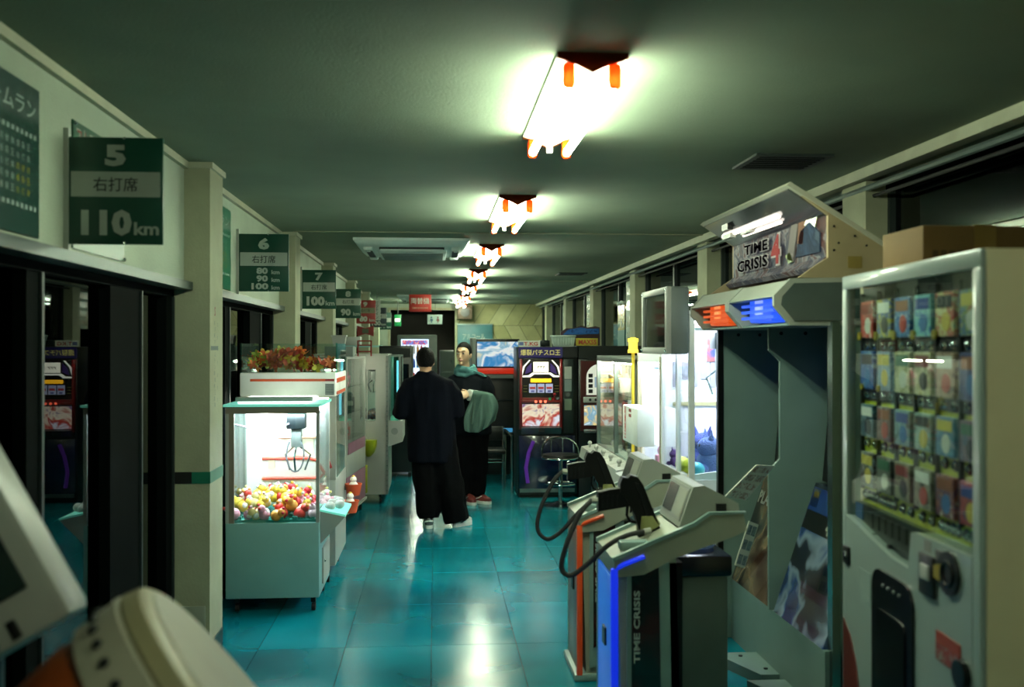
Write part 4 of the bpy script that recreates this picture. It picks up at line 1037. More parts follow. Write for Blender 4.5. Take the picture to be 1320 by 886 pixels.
# ================================================================== SHOWCASES AND BRIGHT CRANE GAMES ON THE RIGHT
case_body = M('case_body_white', '#ccd2cc', 0.45)
dark_body = M('case_body_dark', '#1d2827', 0.4)
show_tube = M('show_tube', '#ffffff', 0.5, emit=240, ecol='#fff4dc')
ivory_post = M('ivory_post', '#d8cda0', 0.4)
gx = 1.44
def ledge(t, ya, yb, nseg, m=white_plastic):
    for k in range(nseg):
        a = ya+(yb-ya)*k/nseg; c_ = ya+(yb-ya)*(k+1)/nseg
        s = MB().prism([(1.27, 0.62), (1.29, 0.71), (gx, 0.735), (gx, 0.60)], 'y', a+0.006, c_-0.006).build('ledge_block', m, t)
        MB().cyl((1.34, (a+c_)/2, 0.715), (1.34, (a+c_)/2, 0.745), 0.012, seg=12).ball((1.34, (a+c_)/2, 0.755), 0.02, 12, 8).build('knob', white_plastic, s)
t = thing('glass_showcase', 'prize showcase with two sliding glass doors behind the stool', 'showcase', (1.8, 7.75, 0))
ya, yb = 6.92, 8.62
MB().box(gx-0.06, 2.2, ya, yb, 0.0, 0.60, b=0.006).build('lower_cabinet', dark_body, t)
B(gx, 2.2, ya, yb, 0.60, 0.70).build('deck', case_body, t)
ledge(t, ya, yb, 5)
for yy in (ya, ya+(yb-ya)*0.5-0.02, yb-0.035): B(gx-0.012, gx+0.02, yy, yy+0.035, 0.735, 1.50).build('door_stile', alu, t)
B(gx-0.012, gx+0.02, ya, yb, 1.47, 1.50).build('top_rail', alu, t)
B(gx-0.012, gx+0.02, ya, yb, 0.70, 0.74).build('bottom_rail', alu, t)
for k in range(2): B(gx+0.002, gx+0.007, ya+0.035+(yb-ya)*0.5*k, ya+(yb-ya)*0.5*(k+1)-0.02, 0.74, 1.47).build('sliding_glass', clear, t)
B(2.16, 2.2, ya, yb, 0.70, 1.5).build('back_panel', M('show_back', '#c9c4b0', 0.6, alb=0.9), t)
B(gx+0.02, 2.2, yb-0.02, yb, 0.70, 1.5).build('end_panel', MATS['show_back'], t)
B(gx, 2.2, ya, ya+0.02, 0.70, 1.5).build('end_panel', clear, t)
B(gx-0.01, 2.2, ya, yb, 1.5, 1.515).build('roof', case_body, t)
for z in (0.95, 1.2): B(gx+0.05, 2.16, ya+0.03, yb-0.03, z, z+0.008).build('shelf', clear, t)
MB().cyl((1.56, ya+0.08, 1.46), (1.56, yb-0.08, 1.46), 0.011, seg=10).build('case_light', show_tube, t)
bx_m = [M('pbox_%d' % i, c, 0.5, alb=0.9) for i, c in enumerate(('#c9a56a', '#e4e0d2', '#b5443a', '#8a6a4a', '#d9d3b8', '#5a6a72', '#cfd6d8'))]
for r_, z in enumerate((0.705, 0.96, 1.21)):
    for k in range(9):
        yy = ya+0.14+k*0.178; h = random.uniform(0.11, 0.19); w = random.uniform(0.05, 0.07)
        o = MB().box(-0.05, 0.05, -w, w, 0, h, b=0.004).build('prize_carton', bx_m[(k*3+r_*2) % 7])
        B(-0.0515, -0.05, -w*0.7, w*0.7, h*0.35, h*0.75).build('label_patch', bx_m[(k+r_+1) % 7], o)
        o.location = (1.62+random.uniform(-.06, .12), yy, z); tag(o, '%s prize carton on the %s shelf of the two-door showcase' % (('tan', 'cream', 'red', 'brown', 'pale yellow', 'slate grey', 'pale grey')[(k*3+r_*2) % 7], ('bottom', 'middle', 'top')[r_]), 'carton', 'prize cartons in the showcase')

# bright crane game B (far) and A (near)
bright = M('bright_tube', '#ffffff', 0.5, emit=330, ecol='#f4f2ff')
inner_white = M('inner_white', '#eceef2', 0.6, var=0.02, alb=0.95)
def bright_case(ya, yb, zt, label, post, zd=0.72, xl=1.25):
    t = thing('crane_game', label, 'crane game', (1.8, (ya+yb)/2, 0))
    MB().box(gx-0.06, 2.2, ya, yb, 0.0, zd-0.10, b=0.006).build('lower_cabinet', case_body, t)
    B(gx, 2.2, ya, yb, zd-0.10, zd).build('deck', inner_white, t)
    MB().prism([(xl, zd-0.12), (xl+0.02, zd-0.02), (gx, zd+0.015), (gx, zd-0.12)], 'y', ya+0.004, yb-0.004).build('control_ledge', white_plastic, t)
    for yy in (ya, yb-0.03): B(gx-0.01, gx+0.02, yy, yy+0.03, zd, zt).build('front_post', post, t)
    B(gx-0.01, gx+0.02, ya+0.03, yb-0.03, zt-0.04, zt).build('top_rail', inner_white, t)
    B(gx, gx+0.005, ya+0.03, yb-0.03, zd+0.01, zt-0.04).build('front_glass', clear, t)
    B(2.17, 2.2, ya, yb, zd, zt).build('back_panel', inner_white, t)
    B(gx+0.02, 2.17, ya, ya+0.012, zd, zt).build('side_glass', clear, t)
    B(gx+0.02, 2.17, yb-0.02, yb, zd, zt).build('side_panel', inner_white, t)
    B(gx-0.01, 2.2, ya, yb, zt, zt+0.02).build('roof', inner_white, t)
    MB().cyl((1.52, ya+0.06, zt-0.035), (1.52, yb-0.06, zt-0.035), 0.013, seg=10).build('case_light', bright, t)
    MB().cyl((2.05, ya+0.06, zt-0.035), (2.05, yb-0.06, zt-0.035), 0.013, seg=10).build('case_light', bright, t)
    B(gx+0.03, 2.16, (ya+yb)/2-0.012, (ya+yb)/2+0.012, zt-0.09, zt-0.07).build('crane_rail', chrome, t)
    crane(t, 1.72, (ya+yb)/2, zt-0.10, 1.1)
    return t
tA = bright_case(5.44, 6.14, 1.78, 'brightest crane game on the right, with blue plush inside', M('white_post', '#e4e6e4', 0.4, alb=0.9), 0.84, 1.34)
B(gx-0.008, gx+0.018, 5.74, 5.765, 0.84, 1.78).build('middle_post', MATS['white_post'], tA)
tB = bright_case(6.16, 6.88, 1.53, 'bright crane game with cream posts beside the yellow beacon', ivory_post)
B(1.50, 2.15, 6.108, 6.12, 1.22, 1.245).build('back_stripe', M('pale_yellow', '#e8e2a8', 0.5), tA)
B(1.72, 2.0, 6.106, 6.12, 1.50, 1.66).build('notice', art('notice_art', ['#4a5a9a', '#c06a6a', '#cfd2e8'], 9), tA)
for k in range(8): B(1.50+k*0.06, 1.54+k*0.06, 6.112, 6.12, 1.34+0.05*(k % 2), 1.50).build('print_mark', M('print_grey', '#b9bccb', 0.6), tA)
MB().hexa([(1.46, 5.46, 0.841), (2.1, 5.46, 0.841), (2.1, 5.475, 0.841), (1.46, 5.475, 0.841), (1.46, 5.46, 0.87), (2.1, 5.46, 0.95), (2.1, 5.475, 0.95), (1.46, 5.475, 0.87)]).build('inner_fence', inner_white, tA)
for k, yy in enumerate((5.535, 5.505)):
    MB().lathe([(0.034, 0), (0.034, 0.008), (0.026, 0.02), (0.004, 0.025)], ((1.475, 1.53)[k], yy, 0.845), 24).build('yellow_disc', M('button_yellow', '#f0d21e', 0.3, emit=0.5), tA, label='round yellow disc')
    MB().ring(((1.475, 1.53)[k], yy, 0.848), 0.036, 0.004).build('disc_ring', black_plastic, tA)
for k, yy in enumerate((6.35, 6.6)):
    MB().lathe([(0.045, 0), (0.045, 0.008), (0.03, 0.024), (0.004, 0.03)], (1.345, yy, 0.708), 20).build('push_button', M('button_pink', '#e08ab0', 0.3), tB)
# plush toys and balls in case A
plush = M('plush_periwinkle', '#4f5fc0', 0.9, alb=0.6, bump=0.6, bscale=120); plush2 = M('plush_violet', '#7a4fa8', 0.9, bump=0.6, bscale=120)
plush3 = M('plush_sky', '#6f8ad8', 0.9, alb=0.6, bump=0.6, bscale=120)
for k, (a, c_, s, m, lb) in enumerate(((1.66, 5.93, 0.95, plush, 'blue plush toy lying farther left in the brightest crane game'), (1.62, 5.63, 0.95, plush3, 'lighter blue plush toy nearest the glass in the brightest crane game'),
                                      (1.86, 5.70, 0.95, plush, 'blue plush toy behind the lighter one in the brightest crane game'), (1.51, 6.04, 0.45, plush2, 'small violet plush toy beside the blue ones'))):
    mb = MB().ball((0, 0, 0.085), (0.10, 0.11, 0.085), 18, 12).ball((-0.03, -0.02, 0.175), (0.075, 0.08, 0.065), 16, 10)
    o = mb.build('plush_toy', m)
    for q in (-1, 1):
        MB().loft([[(-0.03+0.028*math.cos(z), q*0.05+0.028*math.sin(z), 0.20) for z in [j*math.pi/4 for j in range(8)]], [(-0.03+0.002*math.cos(z), q*0.075+0.002*math.sin(z), 0.285) for z in [j*math.pi/4 for j in range(8)]]]).build('ear', m, o)
        MB().ball((-0.09, q*0.07, 0.05), (0.045, 0.03, 0.03), 10, 8).build('paw', m, o)
        MB().ball((-0.098, -0.02+q*0.025, 0.19), (0.006, 0.009, 0.011), 8, 6).build('eye', eye_m, o)
    o.location = (a, c_, 0.842); o.scale = (s,)*3; o.rotation_euler = (0, 0, 0.5-0.5*k); tag(o, lb, 'toy', 'plush toys in the brightest crane game')
for (a, c_, cl, lb) in ((1.50, 5.72, '#c9d23a', 'lime yellow ball by the glass, left'), (1.49, 5.83, '#d8dc6a', 'pale lime ball behind the lime yellow ball'), (1.50, 5.54, '#3aa6b8', 'teal ball by the glass, right of the lime ones')):
    o = MB().ball((0, 0, 0.045), 0.045, 18, 12).build('ball', M('ball_'+cl, cl, 0.35, alb=0.9)); o.location = (a, c_, 0.842); tag(o, lb, 'ball', 'balls in the brightest crane game')
for k in range(6):
    o = MB().box(-0.05, 0.05, -0.04, 0.04, 0, 0.13, b=0.01).ball((0, 0, 0.16), 0.04, 10, 8).build('boxed_prize', bx_m[(k*2) % 7] if k % 2 else pm[5])
    B(-0.052, -0.05, -0.03, 0.03, 0.03, 0.09).build('label_patch', pm[4], o)
    o.location = (1.56+0.16*(k % 2), 6.28+0.09*k, 0.722); tag(o, '%s boxed prize in the cream posted bright crane game' % ('pink', 'red', 'pink', 'tan', 'pink', 'brown')[k], 'toy', 'boxed prizes in the cream posted case')
# dispenser box with red lettering
t = thing('dispenser_box', 'white wall box with red lettering on the crane game front', 'box', (1.36, 6.55, 0.95))
MB().box(1.31, gx-0.012, 6.30, 6.80, 0.94, 1.19, b=0.01).build('case', M('dispenser_white', '#eeeeea', 0.4, alb=0.95), t)
for k, s in enumerate('両替機王'): text(s, (1.3085, 6.70, 1.155-k*0.055), *FXM, M('bright_red_ink', '#d8302a', 0.5, alb=0.9), t, h=0.05, w=0.06)
for k in range(2): B(1.3075, 1.31, 6.50, 6.57, 1.12+k*0.035, 1.14+k*0.035).build('red_mark', red, t)
# yellow beacon post
t = thing('beacon_post', 'yellow beacon lamp on a yellow post beside the showcase', 'lamp', (1.405, 6.90, 0))
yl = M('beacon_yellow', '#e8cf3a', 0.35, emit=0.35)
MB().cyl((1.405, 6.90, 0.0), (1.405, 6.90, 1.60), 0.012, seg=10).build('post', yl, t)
MB().lathe([(0.038, 0), (0.038, 0.02), (0.032, 0.025), (0.032, 0.075), (0.038, 0.08), (0.038, 0.10), (0.01, 0.11)], (1.405, 6.90, 1.55), 20).build('beacon', M('beacon_lit', '#ffdf4a', 0.35, emit=1.8), t)
# monitor box on top of case B
t = thing('monitor_box', 'grey boxed monitor with pale frame on the front of the brightest crane game', 'monitor', (1.37, 5.75, 1.55))

ya, yb = 5.43, 6.10
MB().box(1.315, 1.428, ya, yb, 1.552, 1.935, b=0.015).build('case', M('monitor_case', '#8f9b9a', 0.4), t)
mb = MB()
for (a, c_, d, e_) in ((ya, ya+0.045, 1.552, 1.935), (yb-0.045, yb, 1.552, 1.935), (ya+0.045, yb-0.045, 1.552, 1.59), (ya+0.045, yb-0.045, 1.897, 1.935)): mb.box(1.295, 1.325, a, c_, d, e_, b=0.006)
mb.build('frame', white_plastic, t)
B(1.308, 1.316, ya+0.045, yb-0.045, 1.59, 1.897).build('screen', M('monitor_glass', '#0c1a1c', 0.08, coat=0.5), t)
for zz in (1.572, 1.915): 
    for yy in (ya+0.022, yb-0.022): MB().ball((1.295, yy, zz), 0.008, 8, 6).build('screw', chrome, t)

# window posters and wall bits on the right
def win_poster(ya, yb, za, zb, label, cols):
    t = thing('window_poster', label, 'poster', (2.385, (ya+yb)/2, za), group='posters on the right windows')
    B(2.375, 2.405, ya, yb, za, zb).build('sheet', M('win_sheet', '#a9bda6', 0.6), t)
    for k in range(4):
        z = za + (zb-za)*(0.08+0.23*k)
        B(2.373, 2.375, ya+0.06, yb-0.06, z, z+(zb-za)*0.15).build('print_block', art('wp_%d_%s' % (k, cols[0]), cols, 6+k*3, seed=k), t)
win_poster(11.45, 12.1, 1.57, 2.42, 'tall pale poster on the right window above the slot header', ['#8a9a72', '#c9cfb8', '#6a8a5a'])
win_poster(14.55, 15.3, 1.85, 2.42, 'second pale poster farther along the right windows', ['#b9b48a', '#8fa07a', '#d8d8c0'])
win_poster(17.6, 18.2, 1.7, 2.35, 'farthest small pale poster on the right windows', ['#9ab0b8', '#c8d0d0', '#7a8a90'])
t = thing('teal_banner', 'teal and white paper banner beside the tall window poster', 'banner', (2.37, 12.35, 1.6))
B(2.365, 2.375, 12.15, 12.6, 1.57, 1.80).build('teal_block', M('banner_teal', '#14706a', 0.5), t)
B(2.365, 2.375, 12.15, 12.6, 1.80, 2.12).build('picture_block', art('banner_art', ['#2a6a8a', '#c9b45a', '#3a8a8a'], 5), t)
MB().tube([(2.37, 12.15, 2.13), (2.37, 12.38, 2.16), (2.37, 12.6, 2.13)], 0.02, 6).build('white_top', white_plastic, t)
# ================================================================== SHOOTING GAME CABINET
tg = M('cab_grey', '#86a69e', 0.5, var=0.06); tw_ = M('cab_white', '#c9cfc2', 0.45, var=0.06)
wood = M('cab_chipboard', '#cdb78c', 0.7, var=0.08, scale=9)
CY0, CY1 = 3.98, 5.30
t = thing('shooting_game_cabinet', 'twin shooting game cabinet with lit marquee beside the vending machine', 'arcade cabinet', (1.9, 4.64, 0))
root = t
# base and lower front
B(1.62, 2.2, CY0, CY1, 0.0, 0.325).build('base', tg, t)
MB().prism([(1.40, 4.86), (1.63, 4.86), (1.63, 4.52), (1.53, 4.52)], 'z', 0.0, 0.05).build('foot_plate', tg, t)
MB().prism([(1.44, 4.45), (1.63, 4.45), (1.63, 4.15), (1.56, 4.15)], 'z', 0.0, 0.05).build('foot_plate', tg, t)
for (px, py) in ((1.52, 4.80), (1.58, 4.60)): MB().cyl((px, py, 0.05), (px, py, 0.056), 0.01, seg=10).build('bolt', dark_metal, t)
# wings and centre partition
prof = [(1.60, 0.33), (1.60, 1.0), (1.655, 1.055), (1.655, 1.525), (1.60, 1.58), (1.60, 1.70), (2.2, 1.70), (2.2, 0.33)]
MB().prism(prof, 'y', 4.61, 4.63).build('centre_partition', tg, t)
MB().prism([(1.565, 0.0), (1.565, 1.70), (2.2, 1.70), (2.2, 0.0)], 'y', CY1-0.02, CY1).build('side_wing', tg, t)
MB().prism([(1.655, 0.0), (1.655, 1.70), (2.2, 1.70), (2.2, 0.0)], 'y', CY0, CY0+0.02).build('side_wing', tg, t)
B(1.545, 1.575, CY1-0.028, CY1+0.006, 0.0, 1.70).build('edge_strip', dark_metal, t)
B(1.64, 1.675, CY0-0.03, CY0+0.02, 0.0, 1.70).build('edge_strip', M('edge_chrome', '#6f8684', 0.2, 0.9), t)
for yy in (4.61, CY1-0.022):
    for xx in (1.66, 1.78): MB().cyl((xx, yy-0.004, 1.66), (xx, yy, 1.66), 0.009, seg=10).build('bolt', dark_metal, t)
# screens, set far back
for (a, c_) in ((CY0+0.03, 4.60), (4.64, CY1-0.03)):
    s = MB().hexa([(1.86, a, 0.95), (2.0, a, 0.95), (2.0, c_, 0.95), (1.86, c_, 0.95), (1.92, a, 1.62), (2.06, a, 1.62), (2.06, c_, 1.62), (1.92, c_, 1.62)]).build('screen_housing', black_plastic, t)
    MB().hexa([(1.868, a+0.05, 1.05), (1.872, a+0.05, 1.05), (1.872, c_-0.05, 1.05), (1.868, c_-0.05, 1.05), (1.912, a+0.05, 1.55), (1.916, a+0.05, 1.55), (1.916, c_-0.05, 1.55), (1.912, c_-0.05, 1.55)]).build('screen', M('game_screen', '#101c4a', 0.1, emit=0.35, ecol='#1c2f9a'), s)
# leaning picture panels
for k, (a, c_, lab_) in enumerate(((CY0+0.025, 4.605, 'dark blue picture panel'), (4.635, CY1-0.025, 'dark brown picture panel'))):
    q = MB().hexa([(1.62, a, 0.325), (1.65, a, 0.325), (1.65, c_, 0.325), (1.62, c_, 0.325), (1.83, a, 0.94), (1.86, a, 0.94), (1.86, c_, 0.94), (1.83, c_, 0.94)])
    pn = q.build('picture_panel', art('pp_%d' % k, (['#050812', '#0a2060', '#2a5aa8', '#a8c4e0', '#0c163a', '#0a0808', '#08142e'] if k == 0 else ['#120a0a', '#4a2a1c', '#a08a6a', '#1c2a30', '#3a1410']), 2.6, seed=4+k*3, rough=0.2, coat=0.6, dist=0.5), t, label=lab_)
    nx, nz = -0.946, 0.323   # panel normal
    def on(yy, f): return (1.62+0.21*f-0.003, yy, 0.325+0.615*f+0.001)
    def strip(y0_, y1_, f0, f1, m, nm):
        p, q_ = on(0, f0), on(0, f1)
        MB().hexa([(p[0], y0_, p[2]), (p[0]+0.004, y0_, p[2]), (p[0]+0.004, y1_, p[2]), (p[0], y1_, p[2]), (q_[0], y0_, q_[2]), (q_[0]+0.004, y0_, q_[2]), (q_[0]+0.004, y1_, q_[2]), (q_[0], y1_, q_[2])]).build(nm, m, pn)
    if k == 0:
        strip(a+0.01, c_-0.01, 0.80, 0.97, M('pp_blue', '#1d4a9a', 0.3), 'blue_band')
        strip(c_-0.10, c_-0.02, 0.83, 0.96, M('pp_note', '#c9cfae', 0.5), 'paper_note')
        strip(c_-0.085, c_-0.035, 0.90, 0.94, M('pp_note_y', '#c2a83a', 0.5), 'note_mark')
        strip(a+0.01, c_-0.01, 0.66, 0.80, M('pp_black', '#0a0b10', 0.3), 'black_band')
        p = on(0, 0.73); text('4', (p[0]-0.003, a+0.30, p[2]), (0, -1, 0), (0.323, 0, 0.946), sw, pn, h=0.07)
    else:
        p = on(0, 0.74); text('PLAY', (p[0]-0.003, 5.14, p[2]), (0, -1, 0), (0.323, 0, 0.946), sw, pn, h=0.07, w=0.22)
# back body
B(2.0, 2.2, CY0+0.02, CY1-0.02, 0.33, 1.9).build('rear_body', black_plastic, t)
# pod with the two signal lights
def pod(y0_, y1_, nm, m, grow=0.0):
    g_ = grow
    return MB().prism([(1.405-g_, 1.765), (1.47-g_, 1.87+g_), (1.80, 1.88+g_), (1.80, 1.69-g_), (1.47-g_, 1.69-g_)], 'y', y0_, y1_).build(nm, m, t)
MB().prism([(1.40, 1.805), (1.47, 1.875), (1.80, 1.885), (1.80, 1.86), (1.50, 1.86), (1.43, 1.80)], 'y', CY0+0.012, CY1-0.012).build('pod_hood', tw_, t)
MB().prism([(1.56, 1.695), (1.56, 1.86), (1.80, 1.86), (1.80, 1.695)], 'y', CY0+0.012, CY1-0.012).build('pod_back', M('pod_dark', '#2b3432', 0.5), t)
B(1.47, 1.80, CY0+0.012, CY1-0.012, 1.685, 1.695).build('pod_floor', tg, t)
for yy, d in ((CY0-0.01, 0.022), (4.60, 0.06), (CY1-0.012, 0.022)):
    MB().prism([(1.40, 1.765), (1.40, 1.81), (1.47, 1.88), (1.81, 1.888), (1.81, 1.685), (1.47, 1.685)], 'y', yy, yy+d).build('pod_rib', tw_, t)
MB().prism([(1.43, 1.77), (1.435, 1.805), (1.485, 1.86), (1.78, 1.868), (1.78, 1.705), (1.485, 1.705)], 'y', CY0-0.016, CY0-0.009).build('end_window', M('pod_window', '#5f6f6c', 0.15, var=0.2, scale=3), t)
for (a, c_, cl, ec, nm) in ((4.06, 4.56, '#2a55e0', '#2f62ff', 'blue_signal_light'), (4.70, 5.22, '#a8401a', '#d85018', 'orange_signal_light')):
    m_ = M(nm, cl, 0.3, emit=0.9, ecol=ec)
    q = MB().box(1.455, 1.56, a+0.10, c_-0.10, 1.705, 1.85, b=0.01).build(nm, m_, t)
    for k in range(5):
        z = 1.72+k*0.028
        B(1.44, 1.457, a+0.03, c_-0.03, z, z+0.012).build('louver_bar', m_, q)
    MB().prism([(1.445, 1.74), (1.445, 1.82), (1.456, 1.82), (1.456, 1.74)], 'y', (a+c_)/2-0.04, (a+c_)/2+0.04).build('arrow_block', M(nm+'_pale', '#9fb4ff' if 'blue' in nm else '#ff9a5a', 0.3, emit=0.9), q)
# marquee
side = [(1.47, 2.265), (1.89, 2.01), (1.89, 1.885), (1.51, 1.885), (1.58, 1.935), (1.635, 1.97), (1.635, 2.147)]
MB().prism(side, 'y', CY0, CY0+0.018).build('marquee_side', wood, t)
MB().prism(side, 'y', CY1-0.018, CY1).build('marquee_side', wood, t)
B(1.72, 1.78, CY0-0.002, CY0, 1.925, 1.975).build('tape_patch', M('masking_tape', '#b59a4a', 0.6), t)
for (a, c_) in ((1.66, 2.10), (1.68, 2.03), (1.75, 2.06), (1.66, 2.0), (1.80, 2.02)): MB().cyl((a, CY0-0.003, c_), (a, CY0, c_), 0.005, seg=8).build('screw', dark_metal, t)
MB().prism([(1.455, 2.268), (1.47, 2.282), (1.90, 2.02), (1.89, 2.005)], 'y', CY0-0.01, CY1+0.01).build('marquee_roof', M('roof_white', '#e3e0c8', 0.5), t)
B(1.86, 1.89, CY0+0.018, CY1-0.018, 1.885, 2.01).build('marquee_back', wood, t)
MB().prism([(1.468, 2.252), (1.86, 2.003), (1.87, 2.015), (1.475, 2.262)], 'y', CY0+0.018, CY1-0.018).build('hood_lining', M('lining_mirror', '#8f92a0', 0.14, 0.95, var=0.15), t, label='mirror lining under the hood')
pz0, pz1 = 1.935, 2.165
bd = MB().prism([(1.59, pz0), (1.635, pz0+0.04), (1.635, pz1), (1.66, pz1), (1.66, pz0), (1.61, pz0-0.02)], 'y', CY0+0.018, CY1-0.018).build('marquee_board', art('marquee_art', ['#1a1420', '#7a2a2c', '#c8c4cc', '#2a3a6a', '#8a7a80', '#22203a'], 5.5, kind='noise', dist=2.2, seed=2, emit=0.06, alb=0.16, rough=0.7), t, label='lit marquee picture')
xm = 1.632
def shp(pts, m, nm, d=0.006):   # flat inlaid colour shapes of the printed marquee (generic, no figures)
    MB().prism(pts, 'x', xm-d, xm).build(nm, m, bd)
shp([(4.05, 2.0), (4.05, 2.08), (4.16, 2.14), (4.27, 2.11), (4.33, 2.0)], art('mk_blue', ['#5f88c0', '#2f5a8a', '#8aa8c8'], 9, emit=0.04, alb=0.12, rough=0.9), 'blue_shape')
shp([(4.36, 1.985), (4.30, 2.15), (4.38, 2.155), (4.44, 2.0)], M('mk_pale', '#b3a9a4', 0.8, emit=0.06, alb=0.22), 'pale_shape')
shp([(4.10, 2.11), (4.08, 2.155), (4.20, 2.16), (4.22, 2.13), (4.16, 2.14)], art('mk_lime', ['#a8b86a', '#d8dca8', '#5a6a2a'], 30, emit=0.06, alb=0.22), 'lime_shape')
shp([(4.42, 1.98), (4.46, 2.02), (4.40, 2.03), (4.36, 1.985)], M('mk_green', '#9ac02a', 0.4, emit=0.06, alb=0.22), 'green_shape')
shp([(4.24, 2.05), (4.22, 2.15), (4.29, 2.155), (4.31, 2.06)], M('mk_peach', '#bc8464', 0.8, emit=0.06, alb=0.22), 'peach_shape')
ink = M('mk_black', '#0c0a10', 0.9, spec=0.0); outl = M('mk_white', '#f0ece8', 0.8, emit=0.1, alb=0.35); mred = M('mk_red', '#b0282c', 0.8, emit=0.1)
for (s, yc, zc, w, h, mm) in (('TIME', 4.86, 2.098, 0.36, 0.052, ink), ('CRISIS', 4.92, 2.02, 0.48, 0.06, ink), ('4', 4.57, 2.06, 0.12, 0.14, mred)):
    text(s, (xm-0.010, yc, zc), *FXM, outl, bd, w=w, h=h, shear=0.015, fat=0.075)
    text(s, (xm-0.014, yc, zc), *FXM, mm, bd, w=w, h=h, shear=0.015)
for k in range(2):  # lamp tube, then a thinner, shorter bar beside it
    yy0, yy1, xx, zz = ((4.35, 5.2, 1.555, 2.190), (4.40, 4.95, 1.585, 2.168))[k]
    MB().cyl((xx, yy0, zz), (xx, yy1, zz), (0.012, 0.007)[k], seg=12).build('marquee_tube', M('marquee_tube', '#fff8ec', 0.4, emit=2.6, ecol='#fff0dc'), t)
B(1.50, 1.53, 4.95, 5.05, 2.20, 2.235).build('lamp_holder', black_plastic, t)
for k in range(2): B(1.53+0.02*k, 1.56+0.02*k, 5.0-0.25*k, 5.14-0.25*k, 2.165, 2.19).build('white_block', white_plastic, t)

# instruction cards
def card(name, pts, label, cols, n):
    v = [Vector(p) for p in pts]; nrm = (v[1]-v[0]).cross(v[3]-v[0]).normalized()*0.004
    t_ = thing(name, label, 'card', tuple(v[0]))
    MB().hexa([*v, *[p+nrm for p in v]]).build('sheet', M('card_pale', '#d8dccb', 0.4, alb=0.95), t_)
    for k in range(n):
        f0, f1 = (k+0.15)/n, (k+0.8)/n
        for (ga, gb, mm) in ((0.08, 0.46, 0), (0.54, 0.92, 1)):
            def pt(u, w_): return v[0]*(1-u)*(1-w_) + v[1]*u*(1-w_) + v[2]*u*w_ + v[3]*(1-u)*w_
            qd = [pt(f0, ga), pt(f1, ga), pt(f1, gb), pt(f0, gb)]
            MB().hexa([*[p-nrm*0.4 for p in qd], *[p+nrm*1.4 for p in qd]]).build('printed_block', art('%s_%d' % (t_.name, (k+mm) % 2), cols, 30, seed=k, alb=0.9), t_)
card('instruction_card', [(1.263, 4.20, 0.943), (1.402, 4.20, 1.077), (1.52, 4.30, 1.06), (1.385, 4.30, 0.905)], 'pale printed card held up behind the near gun console', ['#a8b0a8', '#e8e8d8', '#a88a7a', '#dfe4da'], 4)
card('instruction_card', [(1.43, 4.60, 0.55), (1.50, 4.60, 0.76), (1.56, 4.64, 0.735), (1.49, 4.64, 0.525)], 'small grey card leaning below the pale printed card', ['#5a6e78', '#8a9a9a', '#3a5260'], 3)

